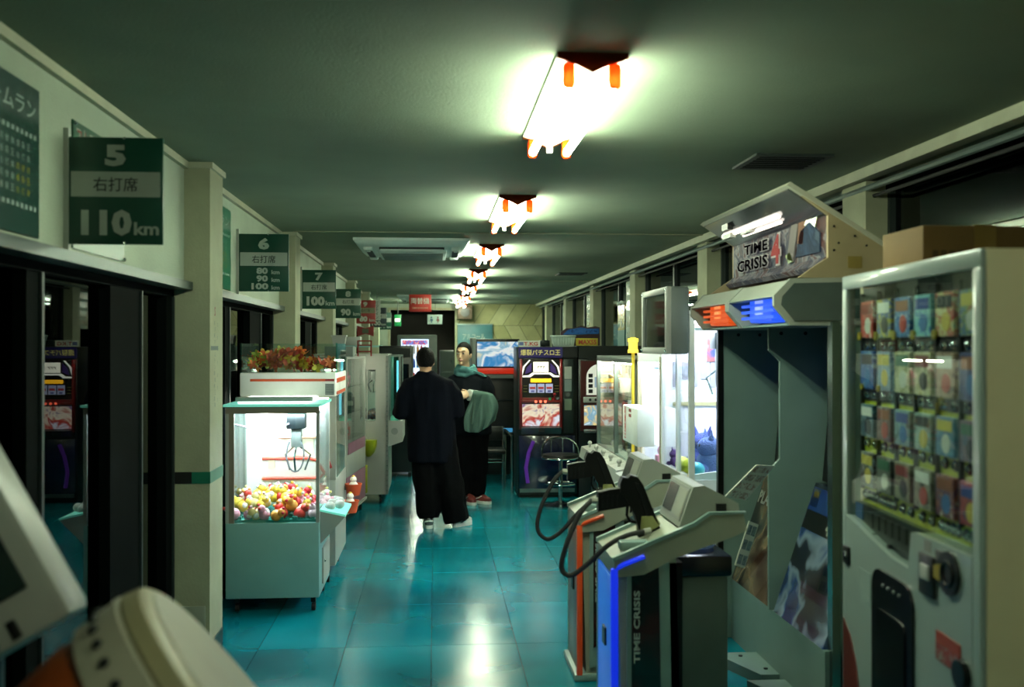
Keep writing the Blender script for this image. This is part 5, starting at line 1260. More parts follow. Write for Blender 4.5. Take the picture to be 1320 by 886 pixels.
# ================================================================== GUN CONSOLES
con = M('console_putty', '#a8ac98', 0.45, var=0.06, alb=0.6); con_g = M('console_grey', '#8ba8a2', 0.35, alb=0.65)
gun_m = M('gun_black', '#0a0b0c', 0.45, var=0.15, spec=0.25); gun_m2 = M('gun_grey', '#15191b', 0.5, spec=0.25)
def console(y0_, front_m, side_m, label, z=0.0):
    W = 0.40
    t = thing('gun_console', label, 'console', (0.9, y0_+W/2, 0), local=True)
    # local: x as in the room minus 0.9, y from -W/2 to W/2
    def X(v): return v - 0.9
    h = W/2
    body = [(X(0.72), 0.0), (X(0.70), 0.72), (X(0.93), 0.80), (X(0.95), 0.0)]
    MB().prism(body, 'y', -h+0.02, h-0.02).build('post', con, t)
    arm = [(X(0.685), 0.71), (X(0.685), 0.775), (X(1.0), 0.905), (X(1.06), 0.945), (X(1.19), 0.948), (X(1.205), 0.885), (X(1.15), 0.86), (X(0.93), 0.785), (X(0.80), 0.72)]
    MB().prism(arm, 'y', -h, h).build('arm', con, t)
    for yy in (-h-0.004, h-0.016):
        mb = MB().prism([(X(0.68), 0.772), (X(1.0), 0.905), (X(1.06), 0.947), (X(1.20), 0.950), (X(1.20), 0.958), (X(1.055), 0.957), (X(0.995), 0.918), (X(0.68), 0.788)], 'y', yy, yy+0.02).build('top_rail', con_g, t)
    # front light panel
    B(X(0.684), X(0.702), -h+0.015, h-0.015, 0.03, 0.70, b=0.004).build('front_panel', front_m, t)
    MB().box(X(0.672), X(0.70), -h-0.002, -h+0.022, 0.03, 0.745, b=0.006).build('front_tube', side_m, t, label='lit coloured edge')
    MB().tube([(X(0.69), -h+0.01, 0.742), (X(0.72), -h-0.004, 0.762), (X(0.80), -h-0.004, 0.792)], 0.010, 6).build('front_tube', side_m, t)
    B(X(0.682), X(0.70), h-0.025, h, 0.03, 0.76).build('front_trim', con_g, t)
    B(X(0.676), X(0.684), -0.03, 0.03, 0.40, 0.47).build('front_latch', black_plastic, t)
    # side recess with dark picture
    MB().prism([(X(0.735), 0.06), (X(0.735), 0.72), (X(0.90), 0.765), (X(0.91), 0.14)], 'y', -h+0.008, -h+0.02).build('side_frame', con_g, t)
    sp = MB().prism([(X(0.752), 0.16), (X(0.752), 0.715), (X(0.858), 0.745), (X(0.866), 0.24)], 'y', -h+0.002, -h+0.009).build('side_picture', art('side_art', ['#1a0808', '#4a1212', '#0d0a0a', '#30241c'], 5, rough=0.2, coat=0.5), t)
    text('TIME CRISIS', (X(0.772), -h, 0.52), (0, 0, 1), (-1, 0, 0), M('side_letter', '#b4beb8', 0.5, alb=0.7), sp, w=0.28, h=0.024)
    B(X(0.885), X(0.955), -h+0.02, h-0.02, 0.0, 0.76).build('rear_panel', dark_metal, t)
    # pedal foot
    MB().box(X(0.66), X(0.98), -h, h, 0.0, 0.035, b=0.008).build('foot_base', con_g, t)
    # sloping display unit
    mb = MB().prism([(X(0.945), 0.895), (X(1.0), 1.05), (X(1.045), 1.055), (X(1.18), 0.985), (X(1.185), 0.945), (X(1.06), 0.93)], 'y', -h+0.03, h-0.03).build('display_unit', tw_, t)
    def sl(u, off): return (X(0.945+0.055*u)-off*0.942, 0.895+0.155*u+off*0.334)
    def plate(y0p, y1p, u0, u1, m, nm, par, off=0.004):
        a, c_ = sl(u0, off), sl(u1, off); a0, c0 = sl(u0, 0), sl(u1, 0)
        MB().hexa([(a[0], y0p, a[1]), (a0[0], y0p, a0[1]), (a0[0], y1p, a0[1]), (a[0], y1p, a[1]), (c_[0], y0p, c_[1]), (c0[0], y0p, c0[1]), (c0[0], y1p, c0[1]), (c_[0], y1p, c_[1])]).build(nm, m, par)
    plate(-h+0.05, h-0.05, 0.12, 0.95, M('display_bezel', '#b7bdb4', 0.4), 'bezel', mb)
    plate(0.0, h-0.06, 0.2, 0.88, M('display_lcd', '#2c382f', 0.25), 'display', mb, 0.006)
    plate(-h+0.06, -0.02, 0.2, 0.88, M('display_note', '#cfd3c0', 0.5), 'note', mb, 0.006)
    B(X(1.09), X(1.13), -h+0.024, -h+0.032, 0.955, 0.985).build('side_slot', black_plastic, mb)
    # holster
    MB().loft([[(X(0.86)+0.05*math.cos(a), 0.0+0.045*math.sin(a), 0.86+0.02*math.cos(a)) for a in [k*math.pi/6 for k in range(12)]], [(X(0.85)+0.038*math.cos(a), 0.0+0.034*math.sin(a), 0.915) for a in [k*math.pi/6 for k in range(12)]]]).build('holster', M('holster_olive', '#9aa060', 0.5), t)
    MB().box(X(0.72), X(0.86), -h+0.06, -h+0.12, 0.80, 0.835, b=0.006).xf(Matrix.Identity(4)).build('small_box', con_g, t)
    return t
blue_p = M('panel_blue', '#3a78d8', 0.3, emit=0.5, ecol='#2468d8'); blue_t = M('tube_blue', '#1c3cff', 0.3, emit=0.7, ecol='#1430e8')
or_p = M('panel_silver_orange', '#a87868', 0.3); or_t = M('tube_orange', '#b8441c', 0.3, emit=0.10, ecol='#e04a18', alb=0.9)
console(3.72, blue_p, blue_t, 'near gun console with glowing blue front panel')
console(4.63, or_p, or_t, 'far gun console with orange edged front panel')

def light_gun(y, label, conn, loop):
    """pistol standing muzzle-down in its holster, butt pointing to the aisle, with cable"""
    t = thing('light_gun', label, 'toy gun', (0.85, y, 0.86), local=True)
    def q(x, z): return (x-0.85, z-0.86)
    slide = [q(0.740, 1.045), q(0.752, 1.072), q(0.772, 1.068), q(0.785, 1.08), q(0.812, 1.072), q(0.835, 1.04), q(0.905, 0.862), q(0.895, 0.838), q(0.835, 0.828), q(0.822, 0.842), q(0.800, 0.92), q(0.765, 0.985), q(0.742, 1.01)]
    MB().prism(slide, 'y', -0.026, 0.026).build('slide', gun_m, t)
    MB().prism([q(0.80, 1.05), q(0.815, 1.045), q(0.875, 0.875), q(0.862, 0.872)], 'y', -0.030, 0.030).build('slide_rib', gun_m2, t)
    grip = [q(0.652, 1.012), q(0.70, 1.022), q(0.775, 1.03), q(0.785, 0.955), q(0.70, 0.942), q(0.652, 0.935)]
    MB().prism(grip, 'y', -0.022, 0.022).build('grip', gun_m, t)
    for k in range(4): 
        xx = 0.668+k*0.02; MB().box(q(xx, 0)[0], q(xx, 0)[0]+0.008, -0.0235, 0.0235, 0.95-0.86, 1.0-0.86).build('grip_band', gun_m2, t)
    gd = [q(0.775, 0.955), q(0.772, 0.915), q(0.785, 0.89), q(0.812, 0.885)]
    MB().tube([(a, 0, c_) for a, c_ in gd], 0.006, 6).build('trigger_guard', gun_m, t)
    MB().tube([(q(0.790, 0.945)[0], 0, q(0.790, 0.945)[1]), (q(0.787, 0.925)[0], 0, q(0.787, 0.925)[1])], 0.004, 6).build('trigger', gun_m2, t)
    MB().box(q(0.86, 0)[0]-0.045, q(0.86, 0)[0]+0.045, -0.03, 0.03, -0.035, 0.0, b=0.008).build('muzzle_block', gun_m, t)
    MB().tube([(q(0.655, 0)[0], 0, 0.115), (q(0.628, 0)[0], 0, 0.118)], 0.014, 8).build('cable_collar', M('collar_pale', '#cfd2c2', 0.4), t)
    MB().ring((q(0.66, 0)[0], 0, 0.155), 0.012, 0.0025, axis=(0, 1, 0), seg=12, sec=6).build('lanyard_ring', chrome, t)
    P_ = [Vector((a-0.85, b_-y, c_-0.86)) for a, b_, c_ in loop]
    pts = []
    for i in range(len(P_)-1):
        p0 = P_[max(i-1, 0)]; p1 = P_[i]; p2 = P_[i+1]; p3 = P_[min(i+2, len(P_)-1)]
        for s in range(6):
            u = s/6; pts.append(0.5*((2*p1)+(p2-p0)*u+(2*p0-5*p1+4*p2-p3)*u*u+(3*p1-p0-3*p2+p3)*u**3))
    pts.append(P_[-1])
    MB().tube(pts, 0.0105, 8).build('cable', rubber, t)
    MB().tube([pts[-2], pts[-1], pts[-1]+(pts[-1]-pts[-2]).normalized()*0.02], 0.013, 8).build('cable_plug', MATS['collar_pale'], t)

    return t
light_gun(3.92, 'black pistol controller in the near blue console', None,
          [(0.630, 3.92, 0.978), (0.58, 3.90, 0.93), (0.525, 3.88, 0.82), (0.50, 3.87, 0.72), (0.535, 3.86, 0.69), (0.60, 3.85, 0.735), (0.68, 3.84, 0.81), (0.76, 3.84, 0.85), (0.835, 3.85, 0.862)])
light_gun(4.83, 'black pistol controller in the far orange console', None,
          [(0.630, 4.83, 0.978), (0.58, 4.81, 0.93), (0.515, 4.79, 0.80), (0.50, 4.78, 0.70), (0.55, 4.77, 0.655), (0.62, 4.76, 0.70), (0.70, 4.75, 0.79), (0.77, 4.75, 0.845), (0.835, 4.76, 0.862)])

# bin
t = thing('waste_bin', 'grey bin with dark navy lid behind the blue console', 'bin', (1.12, 4.33, 0))
MB().box(1.0, 1.27, 4.18, 4.50, 0.0, 0.60, b=0.012).build('body', M('bin_grey', '#66786f', 0.5, alb=0.8), t)
MB().box(0.985, 1.285, 4.165, 4.515, 0.60, 0.69, b=0.012).build('lid', M('bin_navy', '#0c1330', 0.25), t)
MB().loft([[(1.135+r_*math.cos(a), 4.34+r_*math.sin(a), z) for a in [k*math.pi/10 for k in range(20)]] for r_, z in ((0.12, 0.688), (0.115, 0.705), (0.09, 0.712))]).build('lid_dish', M('bin_dish', '#2a3a68', 0.12, alb=0.9), t)
MB().tube([(1.135+0.11*math.cos(a), 4.34+0.11*math.sin(a), 0.70+0.02*math.sin(a)) for a in [math.pi*k/12 for k in range(13)]], 0.010, 6).build('lid_handle', M('bin_pale', '#c6d2ea', 0.25, alb=0.95), t)

# ================================================================== CARD VENDING MACHINE (front right)
t = thing('vending_machine', 'large white vending machine with rows of sample cards at the right edge', 'vending machine', (1.29, 2.215, 0), rotz=-math.atan2(0.073, 0.957))
VL, VD, VH = 0.96, 0.72, 1.83
vw = M('vm_white', '#c6d0c8', 0.4, var=0.03); vb = M('vm_beige', '#d3c8a2', 0.55, var=0.04, bump=0.05, bscale=200, alb=0.9)
# carcass as a shell so that the display is a real recess
B(0.004, VD, 0.0, 0.02, 0.06, VH).build('side_panel', vb, t)
B(0.05, VD, VL-0.02, VL, 0.06, VH).build('side_panel', vb, t)
B(0.05, VD, 0.02, VL-0.02, VH-0.02, VH).build('top_panel', vb, t)
B(0.10, VD, 0.02, VL-0.02, 0.06, VH-0.02).build('body', black_plastic, t)
B(0.03, VD-0.05, 0.03, VL-0.03, 0.0, 0.06).build('plinth', black_plastic, t)
fr = M('vm_front_white', '#bccfc8', 0.3, var=0.03, coat=0.3)
mb = MB().box(-0.012, 0.004, 0.0, VL, 1.785, VH, b=0.005)
mb.build('front_top', fr, t)
MB().box(-0.012, 0.004, 0.0, 0.042, 0.06, 1.787, b=0.005).build('front_jamb', fr, t)
MB().box(-0.012, 0.02, VL-0.04, VL, 0.06, 1.787, b=0.005).build('front_jamb', fr, t)
# lower front: curved upper edge rising to the near side
low = [(0.042, 0.06), (VL-0.04, 0.06), (VL-0.04, 1.045), (0.82, 1.03), (0.68, 1.005), (0.55, 0.985), (0.42, 0.98), (0.40, 1.085), (0.37, 1.09), (0.042, 1.095)]
MB().prism(low, 'x', -0.012, 0.06).build('front_lower', fr, t)
# display backing: black top half, yellow-green lower half
B(0.045, 0.06, 0.042, VL-0.04, 1.425, 1.787).build('display_back', M('vm_black', '#0a0e0e', 0.35), t)
yg2 = M('vm_yellow_green', '#b4bc30', 0.4, var=0.05, alb=0.9)
B(0.045, 0.06, 0.042, VL-0.04, 1.09, 1.425).build('display_back', yg2, t)
B(0.02, 0.06, 0.37, VL-0.04, 0.985, 1.09).build('control_strip', M('vm_strip', '#12181a', 0.3), t)
B(0.016, 0.021, 0.85, 0.915, 1.04, 1.09).build('blue_patch', M('vm_blue', '#2f78c8', 0.3), t)
MB().ball((0.016, 0.40, 1.065), (0.004, 0.012, 0.010), 10, 8).build('coin_led', M('led_orange', '#ff5a1a', 0.3, emit=6), t)
for k in range(6): B(0.014, 0.021, 0.50+k*0.052, 0.54+k*0.052, 1.03, 1.075).build('mini_sample', dark_metal, t)
for (yy, zz) in ((0.88, 1.025), (0.74, 1.01), (0.62, 1.0)): MB().cyl((0.008, yy, zz), (0.02, yy, zz), 0.008, seg=10).build('peg', black_plastic, t)
inks = [['#9a2a24', '#b8463a', '#e8dcd0'], ['#a8342a', '#b8b83a', '#3a5aa8', '#c9c040'], ['#8ac0d0', '#2a6ab0', '#d0e4ea'], ['#6ab8c0', '#8fd0d0', '#2f6ab8'], ['#cfd6b8', '#b8433a', '#d8d8a0', '#8ab8b0'], ['#a83a2c', '#7a9a3a', '#3a6a9a', '#b8b050'],
        ['#3a7ab8', '#1f4f9a', '#9ac0d8'], ['#2f68a8', '#9ab0c0', '#1c4a8a'], ['#8a9a5a', '#c9c8a0', '#6a7a4a'], ['#a8a84a', '#d0cca8', '#8a8a5a'], ['#6a3a30', '#b89a80', '#4a2a28'], ['#1f2f5a', '#3a4a8a', '#12203a'],
        ['#5a8a9a', '#2a4a5a', '#a8c4c8'], ['#2f4a52', '#6a4a4a', '#8aa0a0'], ['#3a6a7a', '#8ab0b0', '#22404a'], ['#4a7a7a', '#a8c0b8', '#2a5058'], ['#6a6a9a', '#4a8aa8', '#b0a8b8'], ['#3a5a7a', '#7a5a6a', '#5a8a9a'],
        ['#8aa0a8', '#3a2a2a', '#c0c8c0'], ['#1c2a34', '#6a6a60', '#4a5a60'], ['#4a4034', '#8a8a70', '#2a2a24'], ['#5a5a4a', '#a0a08a', '#2a302c'], ['#c8d0c0', '#5a3a5a', '#8a4a3a', '#dfe4d4'], ['#2a3058', '#a83a3a', '#3a3a6a']]
rows = ((1.625, 1.742, 1.600), (1.462, 1.583, 1.444), (1.308, 1.412, 1.288), (1.148, 1.258, 1.120))
for r_, (za, zb, zbtn) in enumerate(rows):
    for k in range(6):
        c_ = 0.838 - k*0.1405     # leftmost column is the farthest
        MB().box(0.026, 0.044, c_-0.054, c_+0.054, za, zb, b=0.002, seg=1).build('sample_card', art('sample_%d' % (r_*6+k), inks[r_*6+k], 24, seed=r_*2+k*1.3, rough=0.35, alb=0.85), t)
        q0 = (zb-za)
        B(0.0245, 0.0265, c_-0.044, c_+0.044, zb-0.35*q0, zb-0.08*q0).build('card_title', M('title_%d' % ((r_*5+k*3) % 7), ('#7a1c1a', '#c9b83a', '#1f3f8a', '#e0e4dc', '#2a6a4a', '#101418', '#8a4a20')[(r_*5+k*3) % 7], 0.4, alb=0.9), t)
        MB().cyl((0.0245, c_-0.01, za+0.33*q0), (0.0265, c_-0.01, za+0.33*q0), 0.026, seg=12).build('card_picture', M('cpic_%d' % ((r_*3+k) % 5), ('#c8ccc0', '#182028', '#b04030', '#3a70a8', '#d0b850')[(r_*3+k) % 5], 0.4, alb=0.9), t)
        if r_ == 0 and k < 5: MB().cyl((0.018, c_+0.05, za+0.006), (0.024, c_+0.05, za+0.006), 0.014, seg=14).build('price_disc', M('price_yellow', '#c9b52a', 0.4), t)
        if r_ == 1 and k < 2: MB().cyl((0.018, c_+0.03, za+0.006), (0.024, c_+0.03, za+0.006), 0.010, seg=14).build('price_disc', MATS['price_yellow'], t)
        dn = 4 if (r_ == 3 and k in (0, 1, 4, 5)) else 2
        for q in range(dn):
            cc_ = c_ + (0.030 if dn == 2 else 0.048) - q*(0.060 if dn == 2 else 0.032)
            key = 'vmbtn'
            if key not in MATS:
                o = MB().lathe([(0.013, 0), (0.013, 0.004), (0.010, 0.012), (0.003, 0.016)], (0, 0, 0), 14, axis=(-1, 0, 0)).build('select_button', chrome, t)
                MB().ring((-0.003, 0, 0), 0.0135, 0.003, axis=(1, 0, 0), seg=14, sec=6).build('button_ring', black_plastic, o)
                MATS[key] = o
            else: o = copy_tree(MATS[key], t)
            o.location = (0.045, cc_, zbtn)
MATS.pop('vmbtn')
for z in (1.60, 1.444): B(0.040, 0.0455, 0.046, VL-0.044, z-0.018, z+0.018).build('button_bar', M('vm_bar', '#161c1c', 0.3), t)
for k in range(7): B(0.032, 0.046, 0.838+0.0705-k*0.1405-0.003, 0.838+0.0705-k*0.1405+0.003, 1.135, 1.77).build('divider', M('vm_div', '#20282a', 0.4), t)
MB().prism([(0.042, 1.095), (0.37, 1.092), (0.40, 1.085), (0.42, 0.985), (0.55, 0.99), (0.68, 1.01), (0.82, 1.035), (VL-0.04, 1.05), (VL-0.04, 1.787), (0.042, 1.787)], 'x', -0.002, 0.002).build('window', glass('vm_glass', (0.94, 0.98, 0.97), 0.02), t)
# lower fittings
def rr(y0_, y1_, z0_, z1_, r, n_=6):
    pts = []
    for (cy_, cz_, a0) in ((y1_-r, z1_-r, 0), (y0_+r, z1_-r, 90), (y0_+r, z0_+r, 180), (y1_-r, z0_+r, 270)):
        for k in range(n_+1): a = rad(a0+90*k/n_); pts.append((cy_+r*math.cos(a), cz_+r*math.sin(a)))
    return pts
d = MB().prism(rr(0.375, 0.675, 0.45, 0.935, 0.06), 'x', -0.020, -0.010).build('delivery_bay', M('vm_bay', '#0b0f10', 0.25), t)
MB().prism(rr(0.42, 0.63, 0.47, 0.82, 0.03), 'x', -0.024, -0.019).build('flap', M('vm_flap', '#161d1e', 0.15), d)
for k in range(4): MB().ball((-0.021, 0.46+k*0.04, 0.895), 0.005, 8, 6).build('flap_dot', grey_metal, d)
c_ = MB().box(-0.025, -0.010, 0.235, 0.325, 0.94, 1.05, b=0.006).build('bill_slot', black_plastic, t)
MB().box(-0.032, -0.022, 0.25, 0.30, 0.985, 1.025, b=0.004).build('bill_flap', white_plastic, c_)
k_ = MB().cyl((-0.022, 0.155, 1.028), (-0.010, 0.155, 1.028), 0.055, seg=28).build('coin_dial', black_plastic, t)
MB().box(-0.018, -0.010, 0.13, 0.235, 0.985, 1.075, b=0.006).build('coin_plate', black_plastic, t)
MB().prism([(0.19, 1.0), (0.225, 1.005), (0.225, 1.035), (0.19, 1.045)], 'x', -0.026, -0.017).build('yellow_wedge', M('coin_yellow', '#b8a02a', 0.4), t)
MB().ring((-0.024, 0.15, 1.028), 0.03, 0.005, axis=(1, 0, 0), seg=20, sec=6).build('dial_ring', dark_metal, k_)
MB().box(-0.020, -0.010, 0.88, 0.935, 0.885, 0.945, b=0.008).build('door_lock', black_plastic, t)
MB().cyl((-0.025, 0.905, 0.915), (-0.019, 0.905, 0.915), 0.014, seg=14).build('lock_barrel', chrome, t)
MB().prism([(VL-0.02, 0.06), (VL-0.02, 0.70), (0.88, 0.66), (0.82, 0.58), (0.79, 0.48), (0.78, 0.36), (0.78, 0.06)], 'x', -0.016, -0.011).build('red_decal', M('vm_red', '#7a2a1c', 0.35), t)
B(-0.0155, -0.011, 0.10, 0.235, 0.835, 0.865).build('warning_sticker', M('vm_sticker_red', '#b8402c', 0.5), t)
B(-0.0155, -0.011, 0.10, 0.235, 0.79, 0.835).build('sticker_text', art('vm_sticker', ['#c8c8b8', '#b8402c', '#cfd2c4'], 40), t)
B(-0.0135, -0.011, 0.70, 0.80, 0.80, 0.90).build('side_label', M('vm_label', '#b4c8c0', 0.5), t)
B(-0.0135, -0.011, 0.27, 0.31, 1.055, 1.085).build('small_label', M('vm_label2', '#a8a8a0', 0.5), t)
MB().cyl((-0.03, 0.08, 0.80), (-0.010, 0.08, 0.80), 0.035, seg=20).build('return_cup', dark_metal, t)

# cardboard box on top of it
t = thing('cardboard_box', 'brown cardboard box on top of the large white vending machine', 'box', (1.64, 3.0, 1.83))
MB().box(1.47, 1.86, 2.86, 3.13, 1.831, 1.965, b=0.004).build('carton', M('cardboard', '#8a6a34', 0.8), t)
B(1.63, 1.70, 2.858, 3.132, 1.832, 1.967).build('packing_tape', M('packing_tape', '#a88a4a', 0.3), t)

for k in range(5): B(1.50+k*0.026, 1.518+k*0.026, 2.8585, 2.861, 1.86, 1.89).build('print_mark', M('carton_ink', '#5a4420', 0.8), t)

# ================================================================== FOREGROUND LEFT: DRUM AND SCREEN CONSOLE
drum_or = M('drum_orange', '#b8551c', 0.4, var=0.1); drum_w = M('drum_white', '#cfcbb4', 0.5, var=0.08); drum_c = M('drum_cream', '#b3aa80', 0.5)
ax = Vector((0.74, 0.22, 0.58)).normalized()
dc = Vector((-0.345, 1.62, 0.935))
t = thing('drum', 'orange and white arcade drum with studded rim in the left foreground', 'drum', (dc.x, dc.y, 0))
MB().lathe([(0.24, -0.34), (0.285, -0.22), (0.30, -0.08), (0.296, -0.045)], dc, 48, ax).build('shell', drum_or, t, label='orange shell')
MB().lathe([(0.296, -0.05), (0.306, -0.045), (0.306, 0.03), (0.298, 0.035)], dc, 48, ax).build('stud_band', drum_w, t)
u_, v_ = basis(ax)
for k in range(40):
    a = 2*math.pi*k/40; p = dc + (u_*math.cos(a)+v_*math.sin(a))*0.307 - ax*0.008
    MB().ball(p, 0.0085, 8, 6).build('stud', dark_metal, t)
MB().lathe([(0.298, 0.03), (0.303, 0.04), (0.296, 0.065), (0.28, 0.075)], dc, 48, ax).build('hoop', drum_c, t)
MB().lathe([(0.285, 0.06), (0.27, 0.078), (0.15, 0.084), (0.001, 0.085)], dc, 48, ax).build('drum_head', drum_w, t)
MB().cyl((dc.x-0.12, dc.y, 0.0), (dc.x-0.12, dc.y, 0.72), 0.07, seg=20).build('pedestal', dark_metal, t)
MB().lathe([(0.22, 0), (0.22, 0.02), (0.08, 0.05)], (dc.x-0.12, dc.y, 0), 28).build('foot', dark_metal, t)

# tilted white screen console
t = thing('screen_console', 'white console with tilted dark screen at the left picture edge', 'console', (-0.86, 1.95, 0), local=True)
Mx = Matrix.Translation((-0.095, -0.1, 1.18)) @ Euler((rad(-8), rad(-30), rad(6)), 'XYZ').to_matrix().to_4x4()
def pl(x0_, x1_, y0_, y1_, z0_, z1_, nm, m, b=0.0, par=None):
    return MB().box(x0_, x1_, y0_, y1_, z0_, z1_, b=b).xf(Mx).build(nm, m, par or t)
# in its own frame: x right, z up, y away; then rolled
case = pl(-0.22, 0.22, 0.0, 0.12, -0.21, 0.24, 'case', M('console_white', '#d2d6cc', 0.4), 0.02)
pl(-0.18, 0.175, -0.006, 0.002, -0.125, 0.205, 'screen', M('console_screen', '#12302f', 0.12, var=0.3, scale=3), 0.0, case)
for k in range(3): pl(0.02+k*0.045, 0.038+k*0.045, -0.004, 0.004, -0.198, -0.162, 'speaker_slot', black_plastic, 0.004, case)
pl(0.02, 0.10, -0.003, 0.001, -0.152, -0.135, 'sticker', M('sticker_yellow', '#b8a83a', 0.5), 0.0, case)
MB().cyl((-0.05, 0.08, 0.0), (-0.05, 0.08, 1.12), 0.05, seg=16).build('stand', dark_metal, t)
MB().box(-0.25, 0.15, -0.1, 0.3, 0, 0.04, b=0.01).build('stand_foot', dark_metal, t)
# ================================================================== PEOPLE
from mathutils import noise
skin_m = M('skin', '#c49a78', 0.55, alb=0.95, var=0.06, scale=20)
hair_m = M('hair_black', '#0a0808', 0.7, var=0.3, scale=40, bump=0.4, bscale=90, spec=0.15)
sweater = M('sweater_black', '#0d121e', 0.9, spec=0.08, var=0.2, bump=0.2, bscale=150)
trouser_m = M('trouser_black', '#090a0d', 0.9, spec=0.08, var=0.2)
jacket = M('jacket_navy', '#10161f', 0.85, spec=0.1, var=0.2)
coat_m = M('coat_grey_green', '#5f7c74', 0.85, spec=0.15, alb=0.6, var=0.12, scale=4)
scarf_m = M('scarf_teal', '#4a7678', 0.9, spec=0.1, alb=0.8, var=0.15)
cuff_m = M('cuff_white', '#d5dcd6', 0.7, alb=0.95)
shoe_w = M('shoe_white', '#d8dad4', 0.5, alb=0.9); shoe_g = M('shoe_grey', '#5d666a', 0.5); shoe_r = M('shoe_red', '#8a2f2a', 0.5)

def remesh(mb, name, mat, parent, vox, smooth=4, fold=None):
    me = bpy.data.meshes.new(name); off = ORIG.get(parent.name, Vector((0, 0, 0)))
    me.from_pydata([Vector(p) for p in mb.v], [], mb.f)
    bm = bmesh.new(); bm.from_mesh(me); bmesh.ops.recalc_face_normals(bm, faces=bm.faces[:]); bm.to_mesh(me); bm.free()
    o = bpy.data.objects.new('tmp', me); col.objects.link(o)
    r = o.modifiers.new('r', 'REMESH'); r.mode = 'VOXEL'; r.voxel_size = vox
    if smooth:
        s = o.modifiers.new('s', 'SMOOTH'); s.iterations = smooth; s.factor = 0.5
    dg = bpy.context.evaluated_depsgraph_get(); dg.update()
    m2 = bpy.data.meshes.new_from_object(o.evaluated_get(dg)); m2.name = name
    bpy.data.objects.remove(o)
    nrm = [v.normal.copy() for v in m2.vertices]
    for v, n_ in zip(m2.vertices, nrm):
        p = v.co.copy()
        if fold: p = p + n_*fold(p)
        v.co = p - off
    m2.materials.clear(); m2.materials.append(mat)
    m2.polygons.foreach_set('use_smooth', [True]*len(m2.polygons))
    return link(name, m2, parent)

def ell(cx, cy, z, rx, ry, n=20, p=2.4):
    out = []
    for k in range(n):
        a = 2*math.pi*k/n; c_, s_ = math.cos(a), math.sin(a)
        out.append((cx+rx*math.copysign(abs(c_)**(2/p), c_), cy+ry*math.copysign(abs(s_)**(2/p), s_), z))
    return out

def head_into(mb, c, r, yaw, pitch=0.0):
    """deformed ball with jaw, nose, brow and ears; faces -Y before the turn"""
    st = len(mb.v)
    mb.ball((0, 0, 0), 1.0, 28, 20)
    for i in range(st, len(mb.v)):
        x, y, z = mb.v[i]
        k = 1 - (0.30*(-z)**1.6 if z < 0 else 0)
        yy = y*(1 - (0.12*(-z) if z < 0 and y > 0 else 0))
        if y < -0.3 and -0.35 < z < 0.25: yy *= 0.97
        mb.v[i] = (x*k*r[0], yy*r[1], z*r[2])
    mb.tube([(0, -r[1]*0.95, 0.02), (0, -r[1]*1.06, -0.018), (0, -r[1]*1.14, -0.034), (0, -r[1]*0.97, -0.045)], [0.007, 0.010, 0.012, 0.010], 8)   # nose
    mb.tube([(-0.035, -r[1]*0.90, 0.028), (0, -r[1]*0.97, 0.026), (0.035, -r[1]*0.90, 0.028)], 0.009, 8)                                             # brow
    mb.tube([(-0.018, -r[1]*0.90, -0.066), (0, -r[1]*0.98, -0.066), (0.018, -r[1]*0.90, -0.066)], 0.008, 8)                                          # lips
    mb.ball((0, -r[1]*0.80, -r[2]*0.86), (0.022, 0.02, 0.016), 10, 8)                                                                                  # chin
    for s in (-1, 1): mb.ball((s*r[0]*0.99, 0.012, -0.012), (0.011, 0.020, 0.030), 10, 8)                                                               # ears
    Mx = Matrix.Translation(c) @ Euler((pitch, 0, yaw)).to_matrix().to_4x4()
    mb.xf(Mx, st)
    return Mx

def face(parent, Mx, r):
    for s in (-1, 1):
        e = MB().ball((s*0.030, -r[1]*0.90, 0.004), (0.015, 0.009, 0.008), 12, 8).xf(Mx).build('eye', M('eye_white', '#cfc8bc', 0.3), parent)
        MB().ball((s*0.030, -r[1]*0.90-0.0055, 0.004), (0.008, 0.006, 0.0078), 10, 8).xf(Mx).build('iris', M('iris_dark', '#120c08', 0.2), e)
        MB().tube([(s*0.016, -r[1]*0.975, 0.030), (s*0.032, -r[1]*0.955, 0.035), (s*0.048, -r[1]*0.86, 0.028)], 0.0045, 6).xf(Mx).build('eyebrow', hair_m, parent)
    MB().tube([(-0.020, -r[1]*0.91, -0.064), (0, -r[1]*1.03, -0.062), (0.020, -r[1]*0.91, -0.064)], [0.005, 0.009, 0.005], 8).xf(Mx).build('lips', M('lips', '#a8645a', 0.45, alb=0.9), parent)

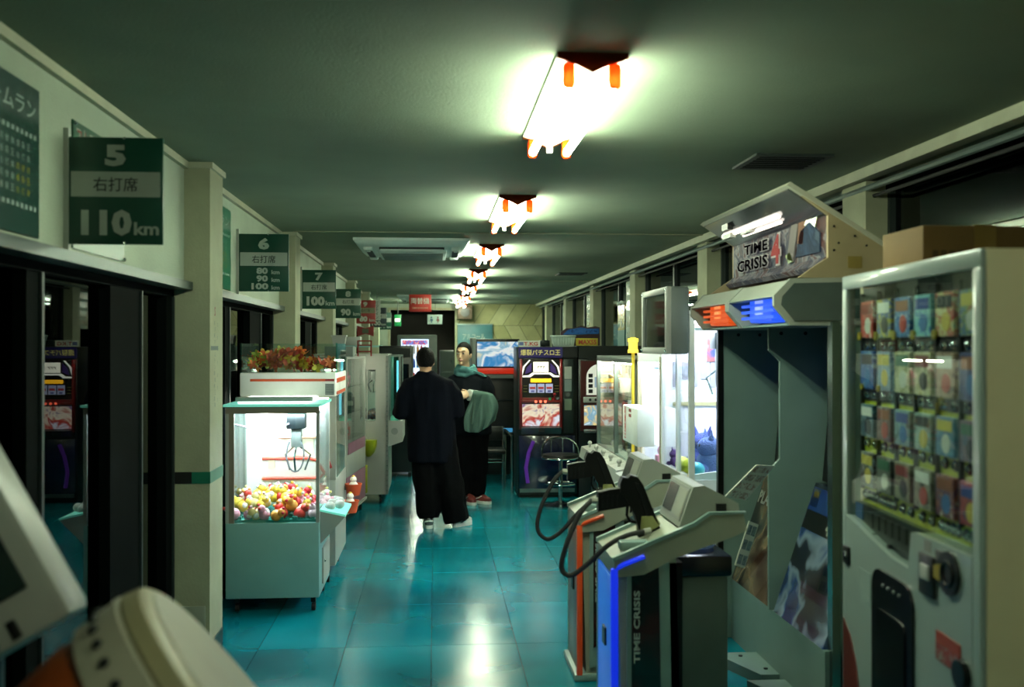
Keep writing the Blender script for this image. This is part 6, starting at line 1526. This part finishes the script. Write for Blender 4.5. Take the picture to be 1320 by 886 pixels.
def hand_into(mb, w, d, n, scale=1.0, curl=0.9, thumb_side=1):
    """palm, four unequal curled fingers and a thumb; d = pointing direction, n = back-of-hand normal"""
    w = Vector(w); d = Vector(d).normalized(); n = Vector(n); n = (n - d*n.dot(d)).normalized(); s = d.cross(n).normalized()*thumb_side
    S = scale
    rings = []
    for t_, wd, th in ((0.0, 0.022, 0.018), (0.02, 0.030, 0.016), (0.055, 0.040, 0.014), (0.085, 0.040, 0.012)):
        c = w + d*t_*S
        rings.append([c + s*wd*S*math.cos(a) + n*th*S*math.sin(a) for a in [k*math.pi/6 for k in range(12)]])
    mb.loft(rings)
    for k, L in enumerate((0.072, 0.080, 0.074, 0.058)):
        b0 = w + d*0.080*S + s*(0.030-0.020*k)*S
        pts = [b0]; dirn = d.copy(); ang = 0
        for seg_ in (0.45, 0.32, 0.23):
            ang += curl*(0.45+0.35*len(pts)*0.5)
            dirn = d*math.cos(ang) - n*math.sin(ang)
            pts.append(pts[-1] + dirn*L*seg_*S)
        mb.tube(pts, [0.0095*S, 0.009*S, 0.0085*S, 0.0075*S], 8)
    b0 = w + d*0.022*S + s*0.028*S
    mb.tube([b0, b0 + (d*0.55+s*0.75-n*0.2)*0.034*S, b0 + (d*0.9+s*0.75-n*0.45)*0.058*S], [0.012*S, 0.0105*S, 0.009*S], 8)

def sneaker(parent, x, y, yaw, main, accent, L=0.265, nm='shoe'):
    Mx = Matrix.Translation((x, y, 0)) @ Euler((0, 0, yaw)).to_matrix().to_4x4()     # toe points to -Y before the turn
    def outl(sc, z, y0=0.0): 
        return [(sc*w_, y0+yy*L, z) for yy, w_ in ((0.30, -0.022), (0.34, 0.0), (0.30, 0.022), (0.20, 0.034), (0.0, 0.034), (-0.30, 0.044), (-0.52, 0.040), (-0.64, 0.018), (-0.66, 0.0), (-0.64, -0.018), (-0.52, -0.040), (-0.30, -0.044), (0.0, -0.034), (0.20, -0.034))]
    sole = MB().loft([outl(1.06, 0.0), outl(1.10, 0.008), outl(1.08, 0.03)]).xf(Mx).build(nm, shoe_w, parent)
    up = []
    for z, sc, f in ((0.03, 1.0, 1.0), (0.055, 0.97, 0.98), (0.075, 0.85, 0.80), (0.095, 0.72, 0.52), (0.12, 0.66, 0.42)):
        up.append([(p[0]*sc, p[1]*f + (1-f)*0.062, z) for p in outl(1.0, z)])
    MB().loft(up).xf(Mx).build('upper', main, sole)
    MB().tube([(-0.038, 0.03, 0.05), (-0.030, 0.075, 0.065), (0.0, 0.094, 0.07), (0.030, 0.075, 0.065), (0.038, 0.03, 0.05)], 0.008, 6).xf(Mx).build('heel_panel', accent, sole)
    for s in (-1, 1): MB().tube([(s*0.040, 0.02, 0.038), (s*0.039, -0.05, 0.060), (s*0.030, -0.085, 0.078)], 0.006, 6).xf(Mx).build('side_swoosh', accent, sole)
    for k in range(4): MB().tube([(-0.022, -0.085+k*0.022, 0.076+k*0.010), (0.022, -0.085+k*0.022, 0.076+k*0.010)], 0.003, 5).xf(Mx).build('lace', shoe_w, sole)
    return sole

def cloth_noise(sx, sz, amp):
    def f(p): return amp*noise.noise(Vector((p.x*sx, p.y*sx, p.z*sz))) + amp*0.5*noise.noise(Vector((p.x*sx*2.3, p.y*sx*2.3, p.z*sz*1.7+5)))
    return f

# ---- person seen from behind
Y0 = 8.72
t = thing('person', 'person seen from behind in a long black sweater, wide black trousers and white sneakers', 'person', (0.05, Y0, 0))
hr = (0.072, 0.088, 0.108)
mb = MB(); hc = Vector((-0.088, Y0+0.015, 1.462))
Hm = head_into(mb, hc, hr, rad(180+10), rad(14))
mb.tube([(-0.075, Y0-0.01, 1.30), (-0.085, Y0, 1.36), (-0.088, Y0+0.01, 1.43)], [0.065, 0.056, 0.054], 14)
mb.loft([ell(-0.03, Y0, 0.72, 0.14, 0.10), ell(-0.035, Y0, 0.85, 0.15, 0.10), ell(-0.045, Y0, 1.05, 0.15, 0.10), ell(-0.05, Y0, 1.22, 0.17, 0.10), ell(-0.055, Y0, 1.31, 0.12, 0.07), ell(-0.07, Y0, 1.345, 0.06, 0.055)])
mb.tube([(-0.10, Y0, 0.80), (-0.085, Y0, 0.46), (-0.06, Y0-0.02, 0.10)], [0.085, 0.06, 0.04], 12)
mb.tube([(0.04, Y0, 0.80), (0.10, Y0+0.01, 0.46), (0.19, Y0+0.0, 0.10)], [0.085, 0.06, 0.04], 12)
armL = [(-0.215, Y0, 1.275), (-0.31, Y0-0.01, 1.01), (-0.16, Y0+0.20, 1.03)]; armR = [(0.105, Y0, 1.275), (0.185, Y0+0.0, 1.02), (0.06, Y0+0.21, 1.05)]
for arm in (armL, armR): mb.tube(arm, [0.055, 0.042, 0.030], 12)
hand_into(mb, armL[2], (0.75, 0.6, 0.1), (0, 0.2, 1), curl=0.9, thumb_side=-1)
hand_into(mb, armR[2], (-0.65, 0.7, 0.1), (0, 0.2, 1), curl=0.9, thumb_side=1)
bd = remesh(mb, 'body', skin_m, t, 0.0065, 2)
face(bd, Hm, hr)
h = MB(); st = 0
h.ball((0, 0.016, 0.022), (hr[0]*1.16, hr[1]*1.06, hr[2]*0.96), 28, 20)
for i in range(len(h.v)):
    x, y, z = h.v[i]; w = noise.noise(Vector((x*60, y*60, z*60)))*0.006
    if z < -0.035: z = -0.035 + (z+0.035)*0.9; x *= 0.96; y = y*0.96 + 0.006
    h.v[i] = (x*(1+w*6), y*(1+w*6), z*(1+w*5))
h.xf(Hm).build('hair', hair_m, t, label='short black hair')
mb = MB().loft([ell(-0.022, Y0, 0.575, 0.205, 0.155), ell(-0.026, Y0, 0.60, 0.212, 0.16), ell(-0.03, Y0, 0.75, 0.212, 0.155), ell(-0.036, Y0, 0.95, 0.205, 0.15), ell(-0.045, Y0, 1.12, 0.205, 0.142), ell(-0.05, Y0, 1.23, 0.212, 0.132), ell(-0.055, Y0, 1.295, 0.18, 0.11), ell(-0.068, Y0, 1.338, 0.12, 0.088), ell(-0.08, Y0, 1.372, 0.066, 0.066)])
for arm in (armL, armR):
    a, b_, c_ = [Vector(p) for p in arm]
    mb.tube([a+Vector((0.07 if arm is armL else -0.07, 0, -0.012)), a+Vector((0.0, 0, -0.03)), a.lerp(b_, 0.5)+Vector((-0.012 if arm is armL else 0.012, 0, 0)), b_, b_.lerp(c_, 0.5), b_.lerp(c_, 0.92)], [0.075, 0.084, 0.086, 0.086, 0.074, 0.052], 14)
remesh(mb, 'sweater', sweater, t, 0.012, 8, cloth_noise(9, 2.2, 0.016))
mb = MB().tube([(-0.085, Y0, 0.80), (-0.080, Y0, 0.55), (-0.068, Y0-0.005, 0.30), (-0.060, Y0-0.015, 0.14), (-0.055, Y0-0.02, 0.075)], [0.13, 0.128, 0.118, 0.108, 0.088], 18)
mb.tube([(0.045, Y0, 0.80), (0.085, Y0, 0.55), (0.135, Y0+0.005, 0.30), (0.180, Y0-0.005, 0.12), (0.195, Y0-0.005, 0.045)], [0.13, 0.132, 0.124, 0.116, 0.108], 18)
mb.ball((-0.02, Y0, 0.74), (0.17, 0.14, 0.13), 18, 12)
remesh(mb, 'trousers', trouser_m, t, 0.012, 3, cloth_noise(11, 5, 0.016))
sneaker(t, -0.058, Y0-0.03, rad(184), shoe_g, shoe_w)
sneaker(t, 0.215, Y0+0.005, rad(138), shoe_w, shoe_g, L=0.24)

# ---- person facing the camera with a coat over one arm
Y1 = 10.02
t = thing('person', 'person facing the camera in a dark jacket and teal scarf, coat over one arm', 'person', (0.36, Y1, 0))
hr = (0.073, 0.086, 0.112); mb = MB(); hc = Vector((0.288, Y1-0.03, 1.515))
Hm = head_into(mb, hc, hr, rad(-24), rad(-2))
mb.tube([(0.315, Y1, 1.29), (0.305, Y1-0.005, 1.36), (0.295, Y1-0.01, 1.45)], [0.06, 0.048, 0.047], 14)
mb.loft([ell(0.37, Y1, 0.74, 0.15, 0.10), ell(0.36, Y1, 0.95, 0.14, 0.10), ell(0.35, Y1, 1.15, 0.15, 0.10), ell(0.345, Y1, 1.26, 0.16, 0.085), ell(0.33, Y1, 1.33, 0.07, 0.06)])
mb.tube([(0.30, Y1, 0.80), (0.315, Y1, 0.45), (0.32, Y1, 0.09)], [0.08, 0.055, 0.04], 12)
mb.tube([(0.43, Y1, 0.80), (0.435, Y1, 0.45), (0.42, Y1+0.02, 0.09)], [0.08, 0.055, 0.04], 12)
aL = [(0.505, Y1, 1.265), (0.575, Y1-0.02, 1.03), (0.345, Y1-0.20, 1.105)]; aR = [(0.185, Y1, 1.265), (0.125, Y1-0.03, 1.02), (0.21, Y1-0.22, 1.09)]
for arm in (aL, aR): mb.tube(arm, [0.050, 0.038, 0.027], 12)
hand_into(mb, aL[2], (-0.93, -0.22, 0.18), (0.1, -0.8, 0.6), curl=1.0, thumb_side=1)
hand_into(mb, aR[2], (0.6, -0.6, 0.3), (0, -0.6, 0.8), curl=1.0, thumb_side=-1)
bd = remesh(mb, 'body', M('skin_pale', '#d0a888', 0.5, alb=0.95, var=0.06, scale=20), t, 0.0065, 2)
face(bd, Hm, hr)
h = MB().ball((0, 0.012, 0.024), (hr[0]*1.10, hr[1]*1.06, hr[2]*0.92), 28, 20)
for i in range(len(h.v)):
    x, y, z = h.v[i]
    if z < -0.02: z = -0.02 + (z+0.02)*0.75; y += 0.008
    if y < -0.02 and z < 0.070: y = -0.02 + (y+0.02)*max(0.25, min(1, 0.25+(z-0.045)/0.03))
    h.v[i] = (x, y, z)
h.ball((0, 0.105, 0.01), (0.034, 0.034, 0.036), 14, 10)
h.xf(Hm).build('hair', hair_m, t, label='dark hair tied back')
mb = MB().loft([ell(0.368, Y1, 0.70, 0.205, 0.145), ell(0.365, Y1, 0.85, 0.20, 0.145), ell(0.355, Y1, 1.05, 0.195, 0.14), ell(0.348, Y1, 1.19, 0.20, 0.13), ell(0.345, Y1, 1.265, 0.185, 0.112), ell(0.335, Y1, 1.315, 0.125, 0.09), ell(0.32, Y1, 1.355, 0.072, 0.07)])
for arm, e_ in ((aL, 0.72), (aR, 0.95)):
    a, b_, c_ = [Vector(p) for p in arm]
    mb.tube([a+Vector((-0.07 if arm is aL else 0.07, 0, -0.012)), a+Vector((0, 0, -0.028)), a.lerp(b_, 0.5), b_, b_.lerp(c_, 0.5), b_.lerp(c_, e_)], [0.066, 0.076, 0.076, 0.072, 0.06, 0.05], 14)
remesh(mb, 'jacket', jacket, t, 0.012, 8, cloth_noise(9, 3.5, 0.013))
mb = MB()
for k, (z, R_, r_) in enumerate(((1.345, 0.088, 0.030), (1.375, 0.076, 0.026), (1.315, 0.098, 0.024))):
    mb.tube([(0.312+R_*1.05*math.cos(a), Y1-0.012+R_*0.85*math.sin(a), z+0.012*math.sin(a*2+k)) for a in [2*math.pi*q/24 for q in range(24)]], r_, 10, loop=True)
remesh(mb, 'scarf', scarf_m, t, 0.009, 3, cloth_noise(16, 20, 0.010))
MB().loft([[(0.36, Y1-0.10, 1.335), (0.40, Y1-0.10, 1.345), (0.40, Y1-0.085, 1.352), (0.36, Y1-0.085, 1.345)], [(0.43, Y1-0.09, 1.315), (0.47, Y1-0.075, 1.322), (0.47, Y1-0.055, 1.328), (0.43, Y1-0.07, 1.325)], [(0.50, Y1-0.07, 1.285), (0.525, Y1-0.05, 1.29), (0.525, Y1-0.03, 1.295), (0.50, Y1-0.05, 1.295)]]).build('hood_edge', scarf_m, t)
mb = MB().tube([(0.30, Y1, 0.80), (0.308, Y1, 0.5), (0.315, Y1, 0.2), (0.318, Y1, 0.075)], [0.118, 0.112, 0.102, 0.098], 18)
mb.tube([(0.43, Y1, 0.80), (0.43, Y1, 0.5), (0.422, Y1+0.01, 0.2), (0.418, Y1+0.01, 0.075)], [0.118, 0.112, 0.102, 0.098], 18).ball((0.365, Y1, 0.76), (0.165, 0.13, 0.12), 18, 12)
remesh(mb, 'trousers', trouser_m, t, 0.012, 3, cloth_noise(11, 5, 0.013))
sneaker(t, 0.335, Y1-0.03, rad(18), shoe_r, shoe_w)
sneaker(t, 0.43, Y1-0.01, rad(48), shoe_r, shoe_w)
mb = MB().tube([Vector(aL[2])+Vector((0.10, 0.07, -0.02)), Vector(aL[2])+Vector((0.05, 0.03, -0.005)), Vector(aL[2])+Vector((-0.012, -0.012, 0.005))], [0.052, 0.056, 0.060], 16)
remesh(mb, 'cuff', cuff_m, t, 0.008, 2, cloth_noise(20, 20, 0.006))
# coat draped over the forearm
co = thing('draped_coat', 'grey-green coat hung over the forearm of the person facing the camera', 'coat', (0.42, Y1-0.18, 0.75))
rows_ = []
NU, NV = 26, 15
for i in range(NU):
    u = i/(NU-1)
    cx_ = 0.375 + 0.215*u; cy_ = Y1-0.205 + 0.17*u; cz_ = 1.155 - 0.035*u
    Lf = 0.36 + 0.09*math.sin(math.pi*(0.15+u*0.8)) - 0.10*u
    ring = []
    for j in range(NV):
        v = -1 + 2*j/(NV-1)                   # -1 front hem, 0 over the arm, +1 back hem
        dn = max(0, abs(v)-0.22)/0.78
        fold = 0.030*math.sin(u*19+dn*3.0)*dn + 0.013*math.sin(u*37)*dn
        side = -1 if v < 0 else 1
        yy = cy_ + side*(min(abs(v), 0.22)/0.22*0.062 + 0.012*dn) + fold
        zz = cz_ - dn*Lf*(1.0 if v < 0 else 0.8) - 0.03*(abs(v)/0.22)**2*(abs(v) < 0.22)
        xx = cx_ + (0.075*(u-0.40))*math.sin(dn*math.pi*0.8) - 0.075*dn*(1-u) + 0.012*math.sin(dn*7+u*5)
        ring.append((xx, yy, zz))
    rows_.append(ring)
mbc = MB(); mbc.loft(rows_, cap=False, closed=False)
ob_ = mbc.build('cloth', coat_m, co, sharp=80)
sm = ob_.modifiers.new('thick', 'SOLIDIFY'); sm.thickness = 0.012; sm.offset = 0
sb = ob_.modifiers.new('sub', 'SUBSURF'); sb.levels = 1; sb.render_levels = 2
MB().tube([(0.40, Y1-0.275, 1.11), (0.385, Y1-0.285, 0.95), (0.37, Y1-0.28, 0.82)], 0.014, 8).build('placket', coat_m, co)
